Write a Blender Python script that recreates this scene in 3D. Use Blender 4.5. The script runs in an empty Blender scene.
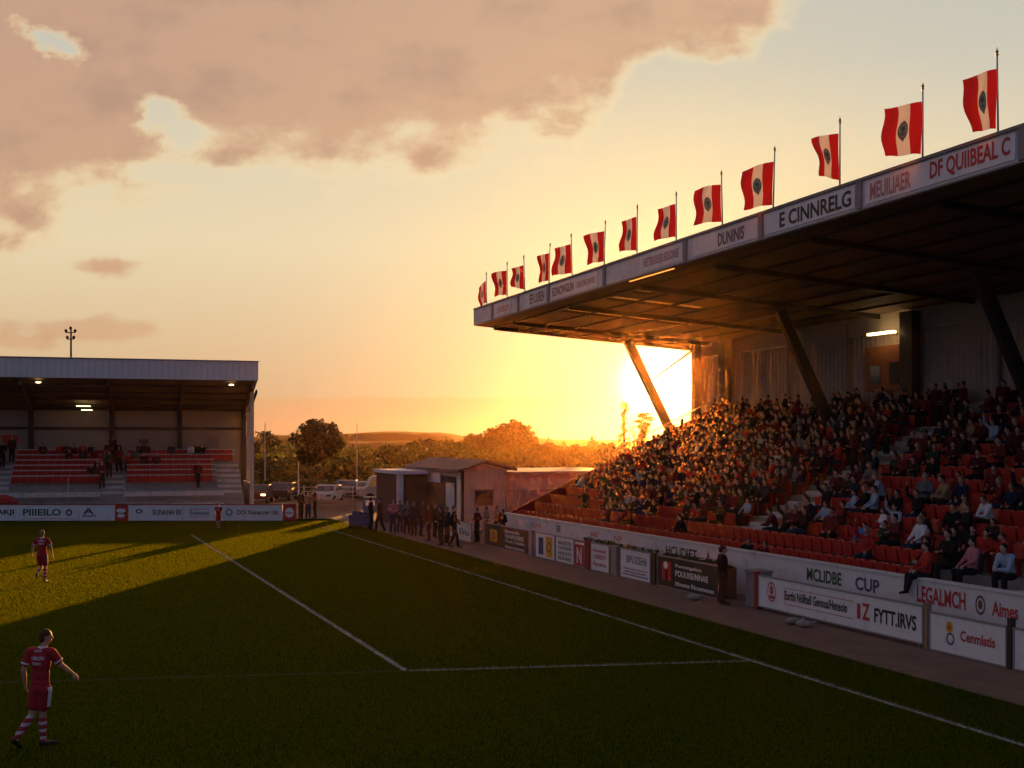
import bpy, bmesh, math, random
from mathutils import Vector, Matrix, Euler
from mathutils.bvhtree import BVHTree
random.seed(11)
R = math.radians
scene = bpy.context.scene
COL = scene.collection

# ------------------------------------------------------------------ camera, sky, sun, exposure
F_PX, CAM_H = 1200.0, 4.85
cam_d = bpy.data.cameras.new('camera'); cam = bpy.data.objects.new('camera', cam_d); COL.objects.link(cam)
cam.location = (0, 0, CAM_H); cam.rotation_euler = (R(90), 0, 0)
cam_d.sensor_width = 36; cam_d.lens = 36 * F_PX / 1024; cam_d.shift_y = 56 / 1024
cam_d.clip_start = .1; cam_d.clip_end = 9000
scene.camera = cam
scene.view_settings.view_transform = 'Standard'; scene.view_settings.look = 'None'
scene.view_settings.exposure = 1.3; scene.view_settings.gamma = 1.0; scene.view_settings.use_curve_mapping = False
scene.cycles.use_denoising = True; scene.cycles.use_adaptive_sampling = True; scene.cycles.adaptive_threshold = .05
scene.cycles.max_bounces = 4; scene.cycles.volume_bounces = 0; scene.cycles.transparent_max_bounces = 8
scene.cycles.caustics_reflective = False; scene.cycles.caustics_refractive = False
scene.cycles.sample_clamp_indirect = 6

SUN_AZ, SUN_EL = R(7.0), R(3.4)          # to the right of straight ahead (+Y), above the horizon
SUN_DIR = Vector((math.sin(SUN_AZ) * math.cos(SUN_EL), math.cos(SUN_AZ) * math.cos(SUN_EL), math.sin(SUN_EL)))
sun_d = bpy.data.lights.new('sun', 'SUN'); sun = bpy.data.objects.new('sun', sun_d); COL.objects.link(sun)
sun_d.energy = 5.0; sun_d.angle = R(0.5); sun_d.color = (1.0, .41, .085)
sun.rotation_euler = (-SUN_DIR).to_track_quat('-Z', 'Y').to_euler()

HAZE_DENSITY, HAZE_G = .000068, .93

class NT:
    """small helper to write node maths as expressions"""
    def __init__(s, tree): s.t = tree; s.n = tree.nodes; s.l = tree.links
    def new(s, typ, **kw):
        n = s.n.new(typ)
        for k, v in kw.items(): setattr(n, k, v)
        return n
    def put(s, sock, v):
        if isinstance(v, bpy.types.NodeSocket): s.l.new(v, sock)
        else: sock.default_value = v
    def m(s, op, a, b=0.0, c=None, clamp=False):
        n = s.new('ShaderNodeMath', operation=op); n.use_clamp = clamp
        s.put(n.inputs[0], a); s.put(n.inputs[1], b)
        if c is not None: s.put(n.inputs[2], c)
        return n.outputs[0]
    def vm(s, op, a, b=None):
        n = s.new('ShaderNodeVectorMath', operation=op); s.put(n.inputs[0], a)
        if b is not None: s.put(n.inputs[1], b)
        return n.outputs['Value'] if op in ('DOT_PRODUCT', 'LENGTH') else n.outputs[0]
    def sstep(s, x, a, b):
        n = s.new('ShaderNodeMapRange', interpolation_type='SMOOTHSTEP')
        s.put(n.inputs[0], x); n.inputs[1].default_value = a; n.inputs[2].default_value = b
        return n.outputs[0]
    def lin(s, x, a, b, c=0., d=1.):
        n = s.new('ShaderNodeMapRange')
        s.put(n.inputs[0], x)
        for i, v in zip((1, 2, 3, 4), (a, b, c, d)): n.inputs[i].default_value = v
        return n.outputs[0]
    def mix(s, f, a, b, blend='MIX'):
        n = s.new('ShaderNodeMix', data_type='RGBA', blend_type=blend)
        s.put(n.inputs[0], f); s.put(n.inputs[6], a); s.put(n.inputs[7], b)
        return n.outputs[2]
    def ramp(s, f, stops, interp='LINEAR'):
        n = s.new('ShaderNodeValToRGB'); e = n.color_ramp.elements; n.color_ramp.interpolation = interp
        while len(e) < len(stops): e.new(.5)
        for i, (p, c) in enumerate(stops): e[i].position = p; e[i].color = (*c, 1)
        s.put(n.inputs[0], f); return n.outputs[0]
    def noise(s, vec, scale, detail=4, rough=.55, out='Fac'):
        n = s.new('ShaderNodeTexNoise'); s.put(n.inputs['Vector'], vec)
        n.inputs['Scale'].default_value = scale; n.inputs['Detail'].default_value = detail; n.inputs['Roughness'].default_value = rough
        return n.outputs[out]
    def comb(s, x, y, z):
        n = s.new('ShaderNodeCombineXYZ')
        for i, v in enumerate((x, y, z)): s.put(n.inputs[i], v)
        return n.outputs[0]
    def sep(s, v):
        n = s.new('ShaderNodeSeparateXYZ'); s.put(n.inputs[0], v); return n.outputs

def lin(*c):  # 0..255 display -> linear
    f = lambda v: (v / 255 / 12.92) if v / 255 <= .04045 else ((v / 255 + .055) / 1.055) ** 2.4
    return tuple(f(v) for v in c)

world = bpy.data.worlds.new('World'); scene.world = world; world.use_nodes = True
def build_world():
    t = world.node_tree; t.nodes.clear(); k = NT(t)
    out = k.new('ShaderNodeOutputWorld'); bg = k.new('ShaderNodeBackground'); bg.inputs[1].default_value = .066
    t.links.new(bg.outputs[0], out.inputs[0])
    sky = k.new('ShaderNodeTexSky', sky_type='NISHITA'); sky.sun_disc = False
    sky.sun_elevation = SUN_EL; sky.sun_rotation = SUN_AZ; sky.air_density = 1.3; sky.dust_density = 3.0; sky.ozone_density = 1.0
    d = k.new('ShaderNodeTexCoord').outputs['Generated']
    x, y, z = k.sep(d)
    yy = k.m('MAXIMUM', y, .08)
    a = k.m('DIVIDE', x, yy); b = k.m('DIVIDE', z, yy)          # slopes seen looking along +Y
    cosang = k.vm('DOT_PRODUCT', d, (math.sin(SUN_AZ) * math.cos(R(2.7)), math.cos(SUN_AZ) * math.cos(R(2.7)), math.sin(R(2.7))))
    ang = k.m('ARCCOSINE', k.m('MINIMUM', cosang, 1.0))          # radians from the sun
    el = k.m('ARCSINE', k.m('MAXIMUM', k.m('MINIMUM', z, 1.), -1.))
    # clear evening sky by height, warmer and brighter toward the sun, blue-grey opposite
    up = k.ramp(k.lin(el, 0, R(90)), [(0, lin(208, 172, 128)), (.035, lin(222, 190, 148)), (.10, lin(238, 221, 182)), (.145, lin(230, 217, 186)), (.19, lin(208, 205, 189)), (.30, lin(192, 196, 188)), (.6, lin(104, 124, 150)), (1, lin(80, 104, 140))])
    back = k.ramp(k.lin(el, 0, R(90)), [(0, lin(84, 92, 116)), (.12, lin(112, 116, 144)), (.3, lin(104, 116, 148)), (1, lin(76, 98, 136))])
    fwd = k.sstep(y, -.05, .85)
    base = k.mix(fwd, back, up)
    base = k.mix(k.m('MULTIPLY', k.sstep(ang, R(20), R(2)), .5), base, (*lin(255, 232, 160), 1))
    # clouds
    n1 = k.noise(k.comb(k.m('MULTIPLY', a, 1.0), k.m('MULTIPLY', b, 1.7), 3.1), 7.0, 8, .58)
    n2 = k.noise(k.comb(k.m('MULTIPLY', a, .8), k.m('MULTIPLY', b, 1.2), 9.4), 26.0, 6, .6)
    fc = k.new('ShaderNodeFloatCurve')
    pts = [(-140, 252), (0, 232), (90, 230), (150, 214), (215, 182), (270, 176), (350, 186), (420, 170), (500, 150), (560, 136), (600, 112), (650, 72), (720, 78), (780, 40), (840, -30), (1100, -140)]
    cv = fc.mapping.curves[0]
    while len(cv.points) < len(pts): cv.points.new(.5, .5)
    for p, (px, py) in zip(cv.points, pts): p.location = ((px + 140) / 1240, (py + 160) / 400); p.handle_type = 'AUTO'
    fc.mapping.update()
    k.put(fc.inputs['Value'], k.lin(a, (-140 - 512) / 1200, (1100 - 512) / 1200))
    edge = k.lin(fc.outputs[0], 0, 1, (440 + 160) / 1200, (440 - 240) / 1200)
    f = k.m('MINIMUM', k.m('SUBTRACT', b, edge), .105)
    f = k.m('ADD', f, k.m('MULTIPLY', k.m('SUBTRACT', n1, .5), .15))
    n3 = k.noise(k.comb(a, k.m('MULTIPLY', b, 1.35), 5.7), 15.0, 7, .55)
    f = k.m('ADD', f, k.m('MULTIPLY', k.m('SUBTRACT', n3, .5), .10))
    f = k.m('ADD', f, k.m('MULTIPLY', k.m('SUBTRACT', n2, .5), .04))
    def blob(px, py, rx, ry, rot=0.0):
        da = k.m('SUBTRACT', a, (px - 512) / 1200); db = k.m('SUBTRACT', b, (440 - py) / 1200)
        c_, s_ = math.cos(rot), math.sin(rot)
        u = k.m('DIVIDE', k.m('ADD', k.m('MULTIPLY', da, c_), k.m('MULTIPLY', db, s_)), rx / 1200)
        v = k.m('DIVIDE', k.m('SUBTRACT', k.m('MULTIPLY', db, c_), k.m('MULTIPLY', da, s_)), ry / 1200)
        return k.m('SUBTRACT', 1.0, k.m('SQRT', k.m('ADD', k.m('MULTIPLY', u, u), k.m('MULTIPLY', v, v))))
    # ragged gaps where the blue shows through
    n4 = k.noise(k.comb(a, k.m('MULTIPLY', b, 1.4), 1.3), 22.0, 8, .62)
    for px, py, rx, ry, rot, amt in ((52, 40, 84, 34, -24, .16), (158, 112, 58, 34, -34, .13), (165, 172, 90, 16, -6, .06), (690, 95, 110, 28, 22, .07)):
        h = k.m('ADD', blob(px, py, rx, ry, R(rot)), k.m('MULTIPLY', k.m('SUBTRACT', n4, .52), 1.5))
        h = k.m('MULTIPLY', k.sstep(h, -.35, 1.25), k.sstep(blob(px, py, rx * 1.9, ry * 1.9, R(rot)), 0., .75))
        f = k.m('SUBTRACT', f, k.m('MULTIPLY', h, amt))
    dens = k.sstep(f, -.010, .026)
    thick = k.sstep(f, .0, .042)
    dim = k.sstep(a, -.5, .3)
    body = k.mix(dim, (*lin(206, 158, 128), 1), (*lin(217, 173, 137), 1))
    rim = k.mix(k.sstep(ang, R(36), R(15)), (*lin(243, 208, 156), 1), (*lin(251, 232, 184), 1))
    ccol = k.mix(thick, rim, body)
    ccol = k.mix(k.m('MULTIPLY', k.m('MULTIPLY', k.sstep(n3, .42, .72), thick), .55), ccol, (*lin(168, 128, 112), 1))
    # only the half of the sky in front is clouded this way
    dens = k.m('MULTIPLY', dens, k.sstep(y, .1, .4))
    base = k.mix(k.m('MULTIPLY', dens, .86), base, ccol)
    for (px, py, rx, ry, amt) in ((106, 267, 44, 15, .75), (70, 329, 95, 17, .55), (20, 341, 60, 12, .5)):
        s = k.m('ADD', blob(px, py, rx, ry), k.m('MULTIPLY', k.m('SUBTRACT', n2, .5), 2.0))
        base = k.mix(k.m('MULTIPLY', k.m('MULTIPLY', k.sstep(s, .1, .7), amt), k.sstep(y, .1, .3)), base, (*lin(208, 158, 122), 1))
    # low bank of dusky haze along the horizon
    nb = k.noise(k.comb(a, 0.0, 0.0), 5.0, 5, .6)
    top = k.m('ADD', .036, k.m('MULTIPLY', k.m('SUBTRACT', nb, .5), .016))
    bank = k.m('MULTIPLY', k.sstep(k.m('SUBTRACT', top, b), -.0015, .003), .42)
    bank = k.m('MULTIPLY', bank, k.m('MULTIPLY', k.sstep(y, .2, .5), k.lin(ang, R(1.5), R(10), .1, 1.)))
    base = k.mix(bank, base, (*lin(222, 164, 110), 1))
    # aureole and the blinding sun itself
    g1 = k.m('MULTIPLY', k.m('POWER', 2.718, k.m('MULTIPLY', ang, -1 / R(4.0))), 1.3)
    g2 = k.m('MULTIPLY', k.m('POWER', 2.718, k.m('MULTIPLY', k.m('MULTIPLY', ang, ang), -1 / R(1.15) ** 2)), 9.0)
    glow = k.vm('ADD', k.mix(1.0, k.comb(g1, g1, g1), (1, .72, .26, 1), 'MULTIPLY'), k.mix(1.0, k.comb(g2, g2, g2), (1, .86, .5, 1), 'MULTIPLY'))
    grad = k.vm('MULTIPLY', k.vm('ADD', base, glow), (5.55,) * 3)
    nis = k.vm('MULTIPLY', sky.outputs[0], (.03, .03, .036))
    tot = k.vm('ADD', grad, nis)
    ground = k.sstep(z, -.02, .0)
    k.l.new(k.mix(ground, (.18, .15, .12, 1), tot), bg.inputs[0])
build_world()

# ------------------------------------------------------------------ frames: 1 = along the pitch side (x away from pitch, y up the pitch), 2 = far left stand
TH1 = math.atan2(470, 1200)
F1 = Matrix.Rotation(TH1, 4, 'Z')
F2 = Matrix.Translation((-16.6, 78, 0)) @ Matrix.Rotation(R(17), 4, 'Z')
I4 = Matrix.Identity(4)
def P1(w, u, z=0): return F1 @ Vector((w, u, z))
def pix(px, py, z=0):
    Y = (CAM_H - z) * F_PX / (py - 440); return Vector(((px - 512) / F_PX * Y, Y, z))
def at(px, Y, z=0): return Vector(((px - 512) / F_PX * Y, Y, z))
def to_px(v): return (512 + F_PX * v.x / v.y, 440 + F_PX * (CAM_H - v.z) / v.y)

# ------------------------------------------------------------------ materials
MATS = {}
def mat(name, color=(.5, .5, .5), rough=.7, spec=.3, metal=0., var=.12, scale=3., bump=0., bscale=40., emit=None, trans=0., coord='Object', dirt=None):
    if name in MATS: return MATS[name]
    m = bpy.data.materials.new(name); m.use_nodes = True; MATS[name] = m
    k = NT(m.node_tree); b = m.node_tree.nodes['Principled BSDF']
    tc = k.new('ShaderNodeTexCoord').outputs[coord]
    n = k.noise(tc, scale, 5, .6)
    c = k.mix(n, (*[v * (1 - var * 1.6) for v in color], 1), (*[min(1, v * (1 + var * 1.6)) for v in color], 1))
    if dirt:
        c = k.mix(k.m('MULTIPLY', k.sstep(k.noise(tc, dirt[1], 6, .7), .5, .72), dirt[2]), c, (*dirt[0], 1))
    k.l.new(c, b.inputs['Base Color'])
    b.inputs['Roughness'].default_value = rough; b.inputs['Specular IOR Level'].default_value = spec; b.inputs['Metallic'].default_value = metal
    if bump:
        bn = k.new('ShaderNodeBump'); bn.inputs['Strength'].default_value = bump; bn.inputs['Distance'].default_value = .02
        k.l.new(k.noise(tc, bscale, 4, .6), bn.inputs['Height']); k.l.new(bn.outputs[0], b.inputs['Normal'])
    if emit:
        b.inputs['Emission Color'].default_value = (*emit[0], 1); b.inputs['Emission Strength'].default_value = emit[1]
    if trans:
        tr = k.new('ShaderNodeBsdfTranslucent'); k.l.new(c, tr.inputs[0])
        mx = k.new('ShaderNodeMixShader'); mx.inputs[0].default_value = trans
        k.l.new(b.outputs[0], mx.inputs[1]); k.l.new(tr.outputs[0], mx.inputs[2])
        k.l.new(mx.outputs[0], m.node_tree.nodes['Material Output'].inputs[0])
    return m

def mat_grass(name, blades=False):
    m = bpy.data.materials.new(name); m.use_nodes = True; k = NT(m.node_tree); b = m.node_tree.nodes['Principled BSDF']
    pos = k.new('ShaderNodeNewGeometry').outputs['Position']
    big = k.noise(pos, .12, 4, .6); mid = k.noise(pos, 1.3, 5, .65); fine = k.noise(pos, 22, 3, .7)
    # mowing stripes run across the pitch
    rot = k.new('ShaderNodeVectorRotate', rotation_type='Z_AXIS'); k.put(rot.inputs['Vector'], pos); rot.inputs['Angle'].default_value = -TH1
    sx, sy, sz = k.sep(rot.outputs[0])
    st = k.sstep(k.m('SINE', k.m('MULTIPLY', sy, 2 * math.pi / 9.0)), -.15, .15)
    c = k.mix(big, (.007, .030, .0014, 1), (.012, .040, .0020, 1))
    c = k.mix(k.m('MULTIPLY', st, .16), c, (.016, .046, .0022, 1))
    c = k.mix(k.m('MULTIPLY', k.sstep(mid, .52, .75), .45), c, (.024, .036, .003, 1))
    c = k.mix(k.m('MULTIPLY', k.sstep(fine, .45, .7), .35), c, (.007, .014, .001, 1))
    c = k.mix(k.m('MULTIPLY', k.sstep(k.noise(pos, 4.5, 6, .75), .6, .72), .30), c, (.034, .040, .004, 1))
    k.l.new(c, b.inputs['Base Color']); b.inputs['Roughness'].default_value = .95; b.inputs['Specular IOR Level'].default_value = 0.0
    if blades:
        tr = k.new('ShaderNodeBsdfTranslucent'); k.l.new(k.mix(.8, c, (.215, .255, .006, 1)), tr.inputs[0])
        mx = k.new('ShaderNodeMixShader'); mx.inputs[0].default_value = .5
        k.l.new(b.outputs[0], mx.inputs[1]); k.l.new(tr.outputs[0], mx.inputs[2]); k.l.new(mx.outputs[0], m.node_tree.nodes['Material Output'].inputs[0])
    MATS[name] = m; return m
def mat_leaf(name, c0, c1, trans=.35):
    m = bpy.data.materials.new(name); m.use_nodes = True; k = NT(m.node_tree); b = m.node_tree.nodes['Principled BSDF']
    g = k.new('ShaderNodeNewGeometry')
    c = k.mix(g.outputs['Random Per Island'], (*c0, 1), (*c1, 1)); k.l.new(c, b.inputs['Base Color']); b.inputs['Roughness'].default_value = .6
    tr = k.new('ShaderNodeBsdfTranslucent'); k.l.new(k.mix(1., c, (1.5, 1.3, .5, 1), 'MULTIPLY'), tr.inputs[0])
    mx = k.new('ShaderNodeMixShader'); mx.inputs[0].default_value = trans
    k.l.new(b.outputs[0], mx.inputs[1]); k.l.new(tr.outputs[0], mx.inputs[2]); k.l.new(mx.outputs[0], m.node_tree.nodes['Material Output'].inputs[0])
    MATS[name] = m; return m

turf = mat_grass('turf'); blade_m = mat_grass('grass_blade', True)
asphalt = mat('asphalt', (.075, .055, .045), .9, .2, var=.3, scale=1.5, bump=.5, bscale=60, dirt=((.14, .10, .075), 2.2, .5))
path_m = mat('red_grit_path', (.19, .125, .092), .95, .15, var=.22, scale=1.2, bump=.6, bscale=45, dirt=((.28, .19, .14), 1.7, .45))
earth = mat('field_earth', (.016, .018, .006), .95, .1, var=.4, scale=.02)
line_m = mat('line_paint', (.42, .41, .37), .85, .15, var=.3, scale=3, coord='Object', dirt=((.05, .065, .02), 3.5, .85))
conc = mat('concrete', (.30, .28, .25), .9, .2, var=.18, scale=2, bump=.3, bscale=30, dirt=((.14, .12, .10), 1.4, .6))
conc_pale = mat('pale_concrete', (.55, .52, .47), .9, .2, var=.15, scale=2, bump=.25, dirt=((.2, .17, .14), 2.2, .6))
steel_dark = mat('dark_steel', (.045, .04, .037), .55, .4, .3, var=.2, scale=4)
roof_under = mat('roof_lining', (.17, .12, .08), .75, .3, var=.25, scale=.8, dirt=((.05, .04, .035), .9, .6))
roof_top = mat('roof_sheet', (.22, .21, .20), .6, .3, var=.2, scale=1)
clad = mat('cream_cladding', (.58, .46, .35), .65, .3, var=.12, scale=.7, dirt=((.22, .18, .14), .8, .5))
cream = mat('cream_steel', (.50, .44, .36), .6, .3, var=.1)
white_wall = mat('white_wall_paint', (.66, .64, .62), .75, .3, var=.08, scale=1.2, bump=.15, bscale=20, dirt=((.36, .32, .28), 1.6, .55))
fascia_m = mat('fascia_panel', (.72, .71, .73), .55, .35, var=.08, scale=.9, dirt=((.30, .27, .25), 1.3, .5))
fascia_blue = mat('grey_blue_cladding', (.74, .69, .66), .6, .3, var=.08, scale=.6)
trim_m = mat('weathered_trim', (.28, .25, .24), .6, .3, var=.2)
red_plastic = mat('red_seat_plastic', (.46, .024, .018), .42, .45, var=.18, scale=2.5, dirt=((.28, .03, .02), 5, .5))
red_paint = mat('red_paint', (.38, .03, .02), .6, .35, var=.15)
board_white = mat('board_white', (.74, .73, .72), .5, .35, var=.06, scale=1.5, dirt=((.45, .42, .38), 2.5, .45))
board_black = mat('board_black', (.022, .018, .016), .45, .4, var=.3, scale=2)
board_brown = mat('board_brown', (.065, .030, .020), .5, .4, var=.3, scale=2)
board_red = mat('board_red', (.50, .035, .03), .5, .35, var=.12)
yellow_p = mat('yellow_print', (.72, .36, .03), .5, .3, var=.15)
ink = {'black': mat('black_ink', (.018, .018, .02), .5), 'red': mat('red_ink', (.48, .035, .04), .5), 'white': mat('white_ink', (.75, .74, .72), .5),
       'green': mat('green_ink', (.03, .09, .04), .5), 'blue': mat('blue_ink', (.06, .08, .16), .5), 'pink': mat('faded_red_ink', (.50, .22, .22), .5), 'grey': mat('grey_ink', (.2, .2, .22), .5), 'brown': mat('brown_ink', (.16, .06, .05), .5),
       'yellow': yellow_p}
wood_post = mat('weathered_wood', (.30, .20, .13), .85, .2, var=.3, scale=6)
pole_m = mat('pale_pole_paint', (.55, .52, .48), .5, .4, var=.1)
brass = mat('finial_brass', (.42, .26, .09), .4, .5, .7)
lamp_m = mat('lamp_glow', (1, .8, .5), emit=((1, .66, .30), 2.2))
skyl = mat('translucent_sheet', (.95, .62, .26), .5, .3, trans=.8, var=.2, scale=.6)
glass_m = mat('window_glass', (.05, .05, .055), .08, .6)
tyre_m = mat('tyre_rubber', (.02, .02, .02), .9); chrome = mat('wheel_metal', (.4, .4, .4), .35, .5, .8)
bark = mat('bark', (.06, .042, .028), .9, .2, var=.3, scale=5)
skin = mat('skin', (.50, .28, .19), .6, .35, var=.08, scale=8)
leaf_green = mat_leaf('leaf_green', (.035, .050, .012), (.085, .10, .022))
leaf_dark = mat_leaf('leaf_dark', (.022, .034, .010), (.055, .070, .018), .28)
leaf_warm = mat_leaf('leaf_olive', (.07, .075, .016), (.15, .13, .03), .42)

# ------------------------------------------------------------------ mesh helpers
class MB:
    def __init__(s): s.v = []; s.f = []; s.mi = []; s.cur = 0
    def add(s, vs, fs):
        o = len(s.v); s.v += [Vector(p) for p in vs]; s.f += [tuple(i + o for i in f) for f in fs]; s.mi += [s.cur] * len(fs); return s
    def box(s, x0, x1, y0, y1, z0, z1):
        v = [(x, y, z) for z in (z0, z1) for y in (y0, y1) for x in (x0, x1)]
        return s.add(v, [(0, 2, 3, 1), (4, 5, 7, 6), (0, 1, 5, 4), (2, 6, 7, 3), (0, 4, 6, 2), (1, 3, 7, 5)])
    def bar(s, p, q, w, h=None, up=(0, 0, 1)):
        h = h or w; p, q = Vector(p), Vector(q); d = (q - p).normalized(); up = Vector(up)
        if abs(d.dot(up)) > .98: up = Vector((0, 1, 0))
        a = d.cross(up).normalized() * w / 2; b = a.cross(d).normalized() * h / 2
        v = [c + i * a + j * b for c in (p, q) for i, j in ((-1, -1), (1, -1), (1, 1), (-1, 1))]
        return s.add(v, [(3, 2, 1, 0), (4, 5, 6, 7), (0, 1, 5, 4), (1, 2, 6, 5), (2, 3, 7, 6), (3, 0, 4, 7)])
    def tube(s, pts, rs, n=8, cap=True):
        pts = [Vector(p) for p in pts]
        if not isinstance(rs, (list, tuple)): rs = [rs] * len(pts)
        o = len(s.v); prev = None
        for i, p in enumerate(pts):
            d = (pts[min(i + 1, len(pts) - 1)] - pts[max(i - 1, 0)]).normalized()
            if prev is None: a = d.orthogonal().normalized()
            else:
                a = prev - d * prev.dot(d); a = a.normalized() if a.length > 1e-6 else d.orthogonal().normalized()
            prev = a; b = d.cross(a)
            for k in range(n):
                t = 2 * math.pi * k / n; s.v.append(p + rs[i] * (math.cos(t) * a + math.sin(t) * b))
        for i in range(len(pts) - 1):
            for k in range(n):
                s.f.append((o + i * n + k, o + i * n + (k + 1) % n, o + (i + 1) * n + (k + 1) % n, o + (i + 1) * n + k)); s.mi.append(s.cur)
        if cap:
            s.f.append(tuple(o + k for k in range(n))[::-1]); s.f.append(tuple(o + (len(pts) - 1) * n + k for k in range(n))); s.mi += [s.cur] * 2
        return s
    def cyl(s, c, r, h, n=16, r1=None):
        c = Vector(c); return s.tube([c, c + Vector((0, 0, h))], [r, r if r1 is None else r1], n)
    def ell(s, c, r, n=10, m=7, rot=None):
        c = Vector(c); o = len(s.v); rot = rot or Matrix.Identity(3)
        pts = [Vector((0, 0, -1))]
        for i in range(1, m):
            t = math.pi * i / m - math.pi / 2
            for k in range(n):
                a = 2 * math.pi * k / n; pts.append(Vector((math.cos(t) * math.cos(a), math.cos(t) * math.sin(a), math.sin(t))))
        pts.append(Vector((0, 0, 1)))
        s.v += [c + rot @ Vector((p.x * r[0], p.y * r[1], p.z * r[2])) for p in pts]
        fs = []
        for k in range(n): fs.append((0, 1 + (k + 1) % n, 1 + k))
        for i in range(m - 2):
            for k in range(n):
                fs.append((1 + i * n + k, 1 + i * n + (k + 1) % n, 1 + (i + 1) * n + (k + 1) % n, 1 + (i + 1) * n + k))
        l = len(pts) - 1
        for k in range(n): fs.append((l, 1 + (m - 2) * n + k, 1 + (m - 2) * n + (k + 1) % n))
        s.f += [tuple(i + o for i in f) for f in fs]; s.mi += [s.cur] * len(fs); return s
    def cap(s, p, q, r0, r1, n=8):
        """tapered capsule"""
        p, q = Vector(p), Vector(q); d = (q - p); L = d.length; d = d / L if L > 1e-6 else Vector((0, 0, 1))
        pts, rs = [], []
        for t in (-.98, -.7, -.35): pts.append(p + d * r0 * t); rs.append(r0 * math.sqrt(1 - t * t))
        pts += [p, q]; rs += [r0, r1]
        for t in (.35, .7, .98): pts.append(q + d * r1 * t); rs.append(r1 * math.sqrt(1 - t * t))
        return s.tube(pts, rs, n)
    def prism(s, poly, axis, a, b):
        """polygon in the two other axes extruded along axis from a to b"""
        n = len(poly)
        def pt(p, t):
            l = list(p); l.insert(axis, t); return Vector(l)
        v = [pt(p, a) for p in poly] + [pt(p, b) for p in poly]
        return s.add(v, [tuple(range(n))[::-1], tuple(range(n, 2 * n))] + [(i, (i + 1) % n, n + (i + 1) % n, n + i) for i in range(n)])
    def text(s, body, box, plane, depth=.006):
        """flat letters filling box=(a0,a1,z0,z1); plane(a,z,t) gives the point, t metres proud of the face"""
        me = text_mesh(body); xs = [v.co.x for v in me.vertices]; ys = [v.co.y for v in me.vertices]
        if not xs: return s
        x0, x1, y0, y1 = min(xs), max(xs), min(ys), max(ys)
        pr = lambda co: (box[0] + (co.x - x0) / (x1 - x0) * (box[1] - box[0]), box[2] + (co.y - y0) / max(1e-6, y1 - y0) * (box[3] - box[2]))
        return s.add([plane(*pr(v.co), depth) for v in me.vertices], [tuple(p.vertices) for p in me.polygons])
    def rect(s, a0, a1, z0, z1, plane, t=.005):
        v = [plane(a, z, d) for d in (.0005, t) for a, z in ((a0, z0), (a1, z0), (a1, z1), (a0, z1))]
        return s.add(v, [(3, 2, 1, 0), (4, 5, 6, 7), (0, 1, 5, 4), (1, 2, 6, 5), (2, 3, 7, 6), (3, 0, 4, 7)])
    def disc(s, ca, cz, ra, rz, plane, t=.005, n=20, r_in=0.0):
        o = []
        for k in range(n):
            a = 2 * math.pi * k / n; o.append((math.cos(a), math.sin(a)))
        v = [plane(ca + ra * x, cz + rz * y, t) for x, y in o]
        if r_in:
            v += [plane(ca + ra * r_in * x, cz + rz * r_in * y, t) for x, y in o]
            return s.add(v, [(i, (i + 1) % n, n + (i + 1) % n, n + i) for i in range(n)])
        return s.add(v, [tuple(range(n))])
    def mesh(s, name, inv=None, fr=I4, smooth=False):
        M = (inv @ fr) if inv is not None else fr
        me = bpy.data.meshes.new(name); me.from_pydata([M @ v for v in s.v], [], s.f); me.update()
        if any(s.mi): me.polygons.foreach_set('material_index', s.mi)
        if smooth: me.polygons.foreach_set('use_smooth', [True] * len(me.polygons))
        return me
    def build(s, name, m, parent=None, fr=I4, smooth=False, bevel=0, loc=None):
        """link as ONE object; vertices are given in frame fr; a top-level mesh gets its origin at loc (frame coordinates)"""
        if parent is not None: inv = MINV[parent.name]; ob_m = None
        elif loc is not None: ob_m = fr @ Matrix.Translation(loc); inv = ob_m.inverted()
        else: ob_m = I4; inv = I4
        me = s.mesh(name, inv, fr, smooth)
        for mm in (m if isinstance(m, (list, tuple)) else [m]): me.materials.append(mm)
        o = bpy.data.objects.new(name, me); COL.objects.link(o)
        if parent is not None: o.parent = parent; MINV[o.name] = MINV[parent.name]      # children keep the root's frame (identity local matrix)
        else: o.matrix_world = ob_m; MINV[o.name] = ob_m.inverted()
        if bevel:
            b = o.modifiers.new('bevel', 'BEVEL'); b.width = bevel; b.segments = 2; b.limit_method = 'ANGLE'
        return o
MINV = {}
TEXTS = {}
def text_mesh(body):
    if body in TEXTS: return TEXTS[body]
    c = bpy.data.curves.new('lettering', 'FONT'); c.body = body; c.offset = .026; c.resolution_u = 3
    o = bpy.data.objects.new('lettering_source', c); COL.objects.link(o)
    dg = bpy.context.evaluated_depsgraph_get(); me = bpy.data.meshes.new_from_object(o.evaluated_get(dg))
    bpy.data.objects.remove(o); TEXTS[body] = me; return me
def empty(name, label, cat, loc=(0, 0, 0), rz=0, group=None, fr=I4):
    o = bpy.data.objects.new(name, None); COL.objects.link(o); o.empty_display_size = .3
    M = fr @ Matrix.Translation(loc) @ Matrix.Rotation(rz, 4, 'Z'); o.matrix_world = M; MINV[o.name] = M.inverted()
    tag(o, label, cat, group); return o
def tag(o, label=None, cat=None, group=None, kind=None):
    if label: o['label'] = label
    if cat: o['category'] = cat
    if group: o['group'] = group
    if kind: o['kind'] = kind
    return o
def copy_tree(o, parent=None):
    c = o.copy(); COL.objects.link(c)
    if parent is not None: c.parent = parent
    for ch in KIDS.get(o.name, []): copy_tree(ch, c)
    return c
KIDS = {}
def structure(o): o['kind'] = 'structure'; return o

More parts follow.
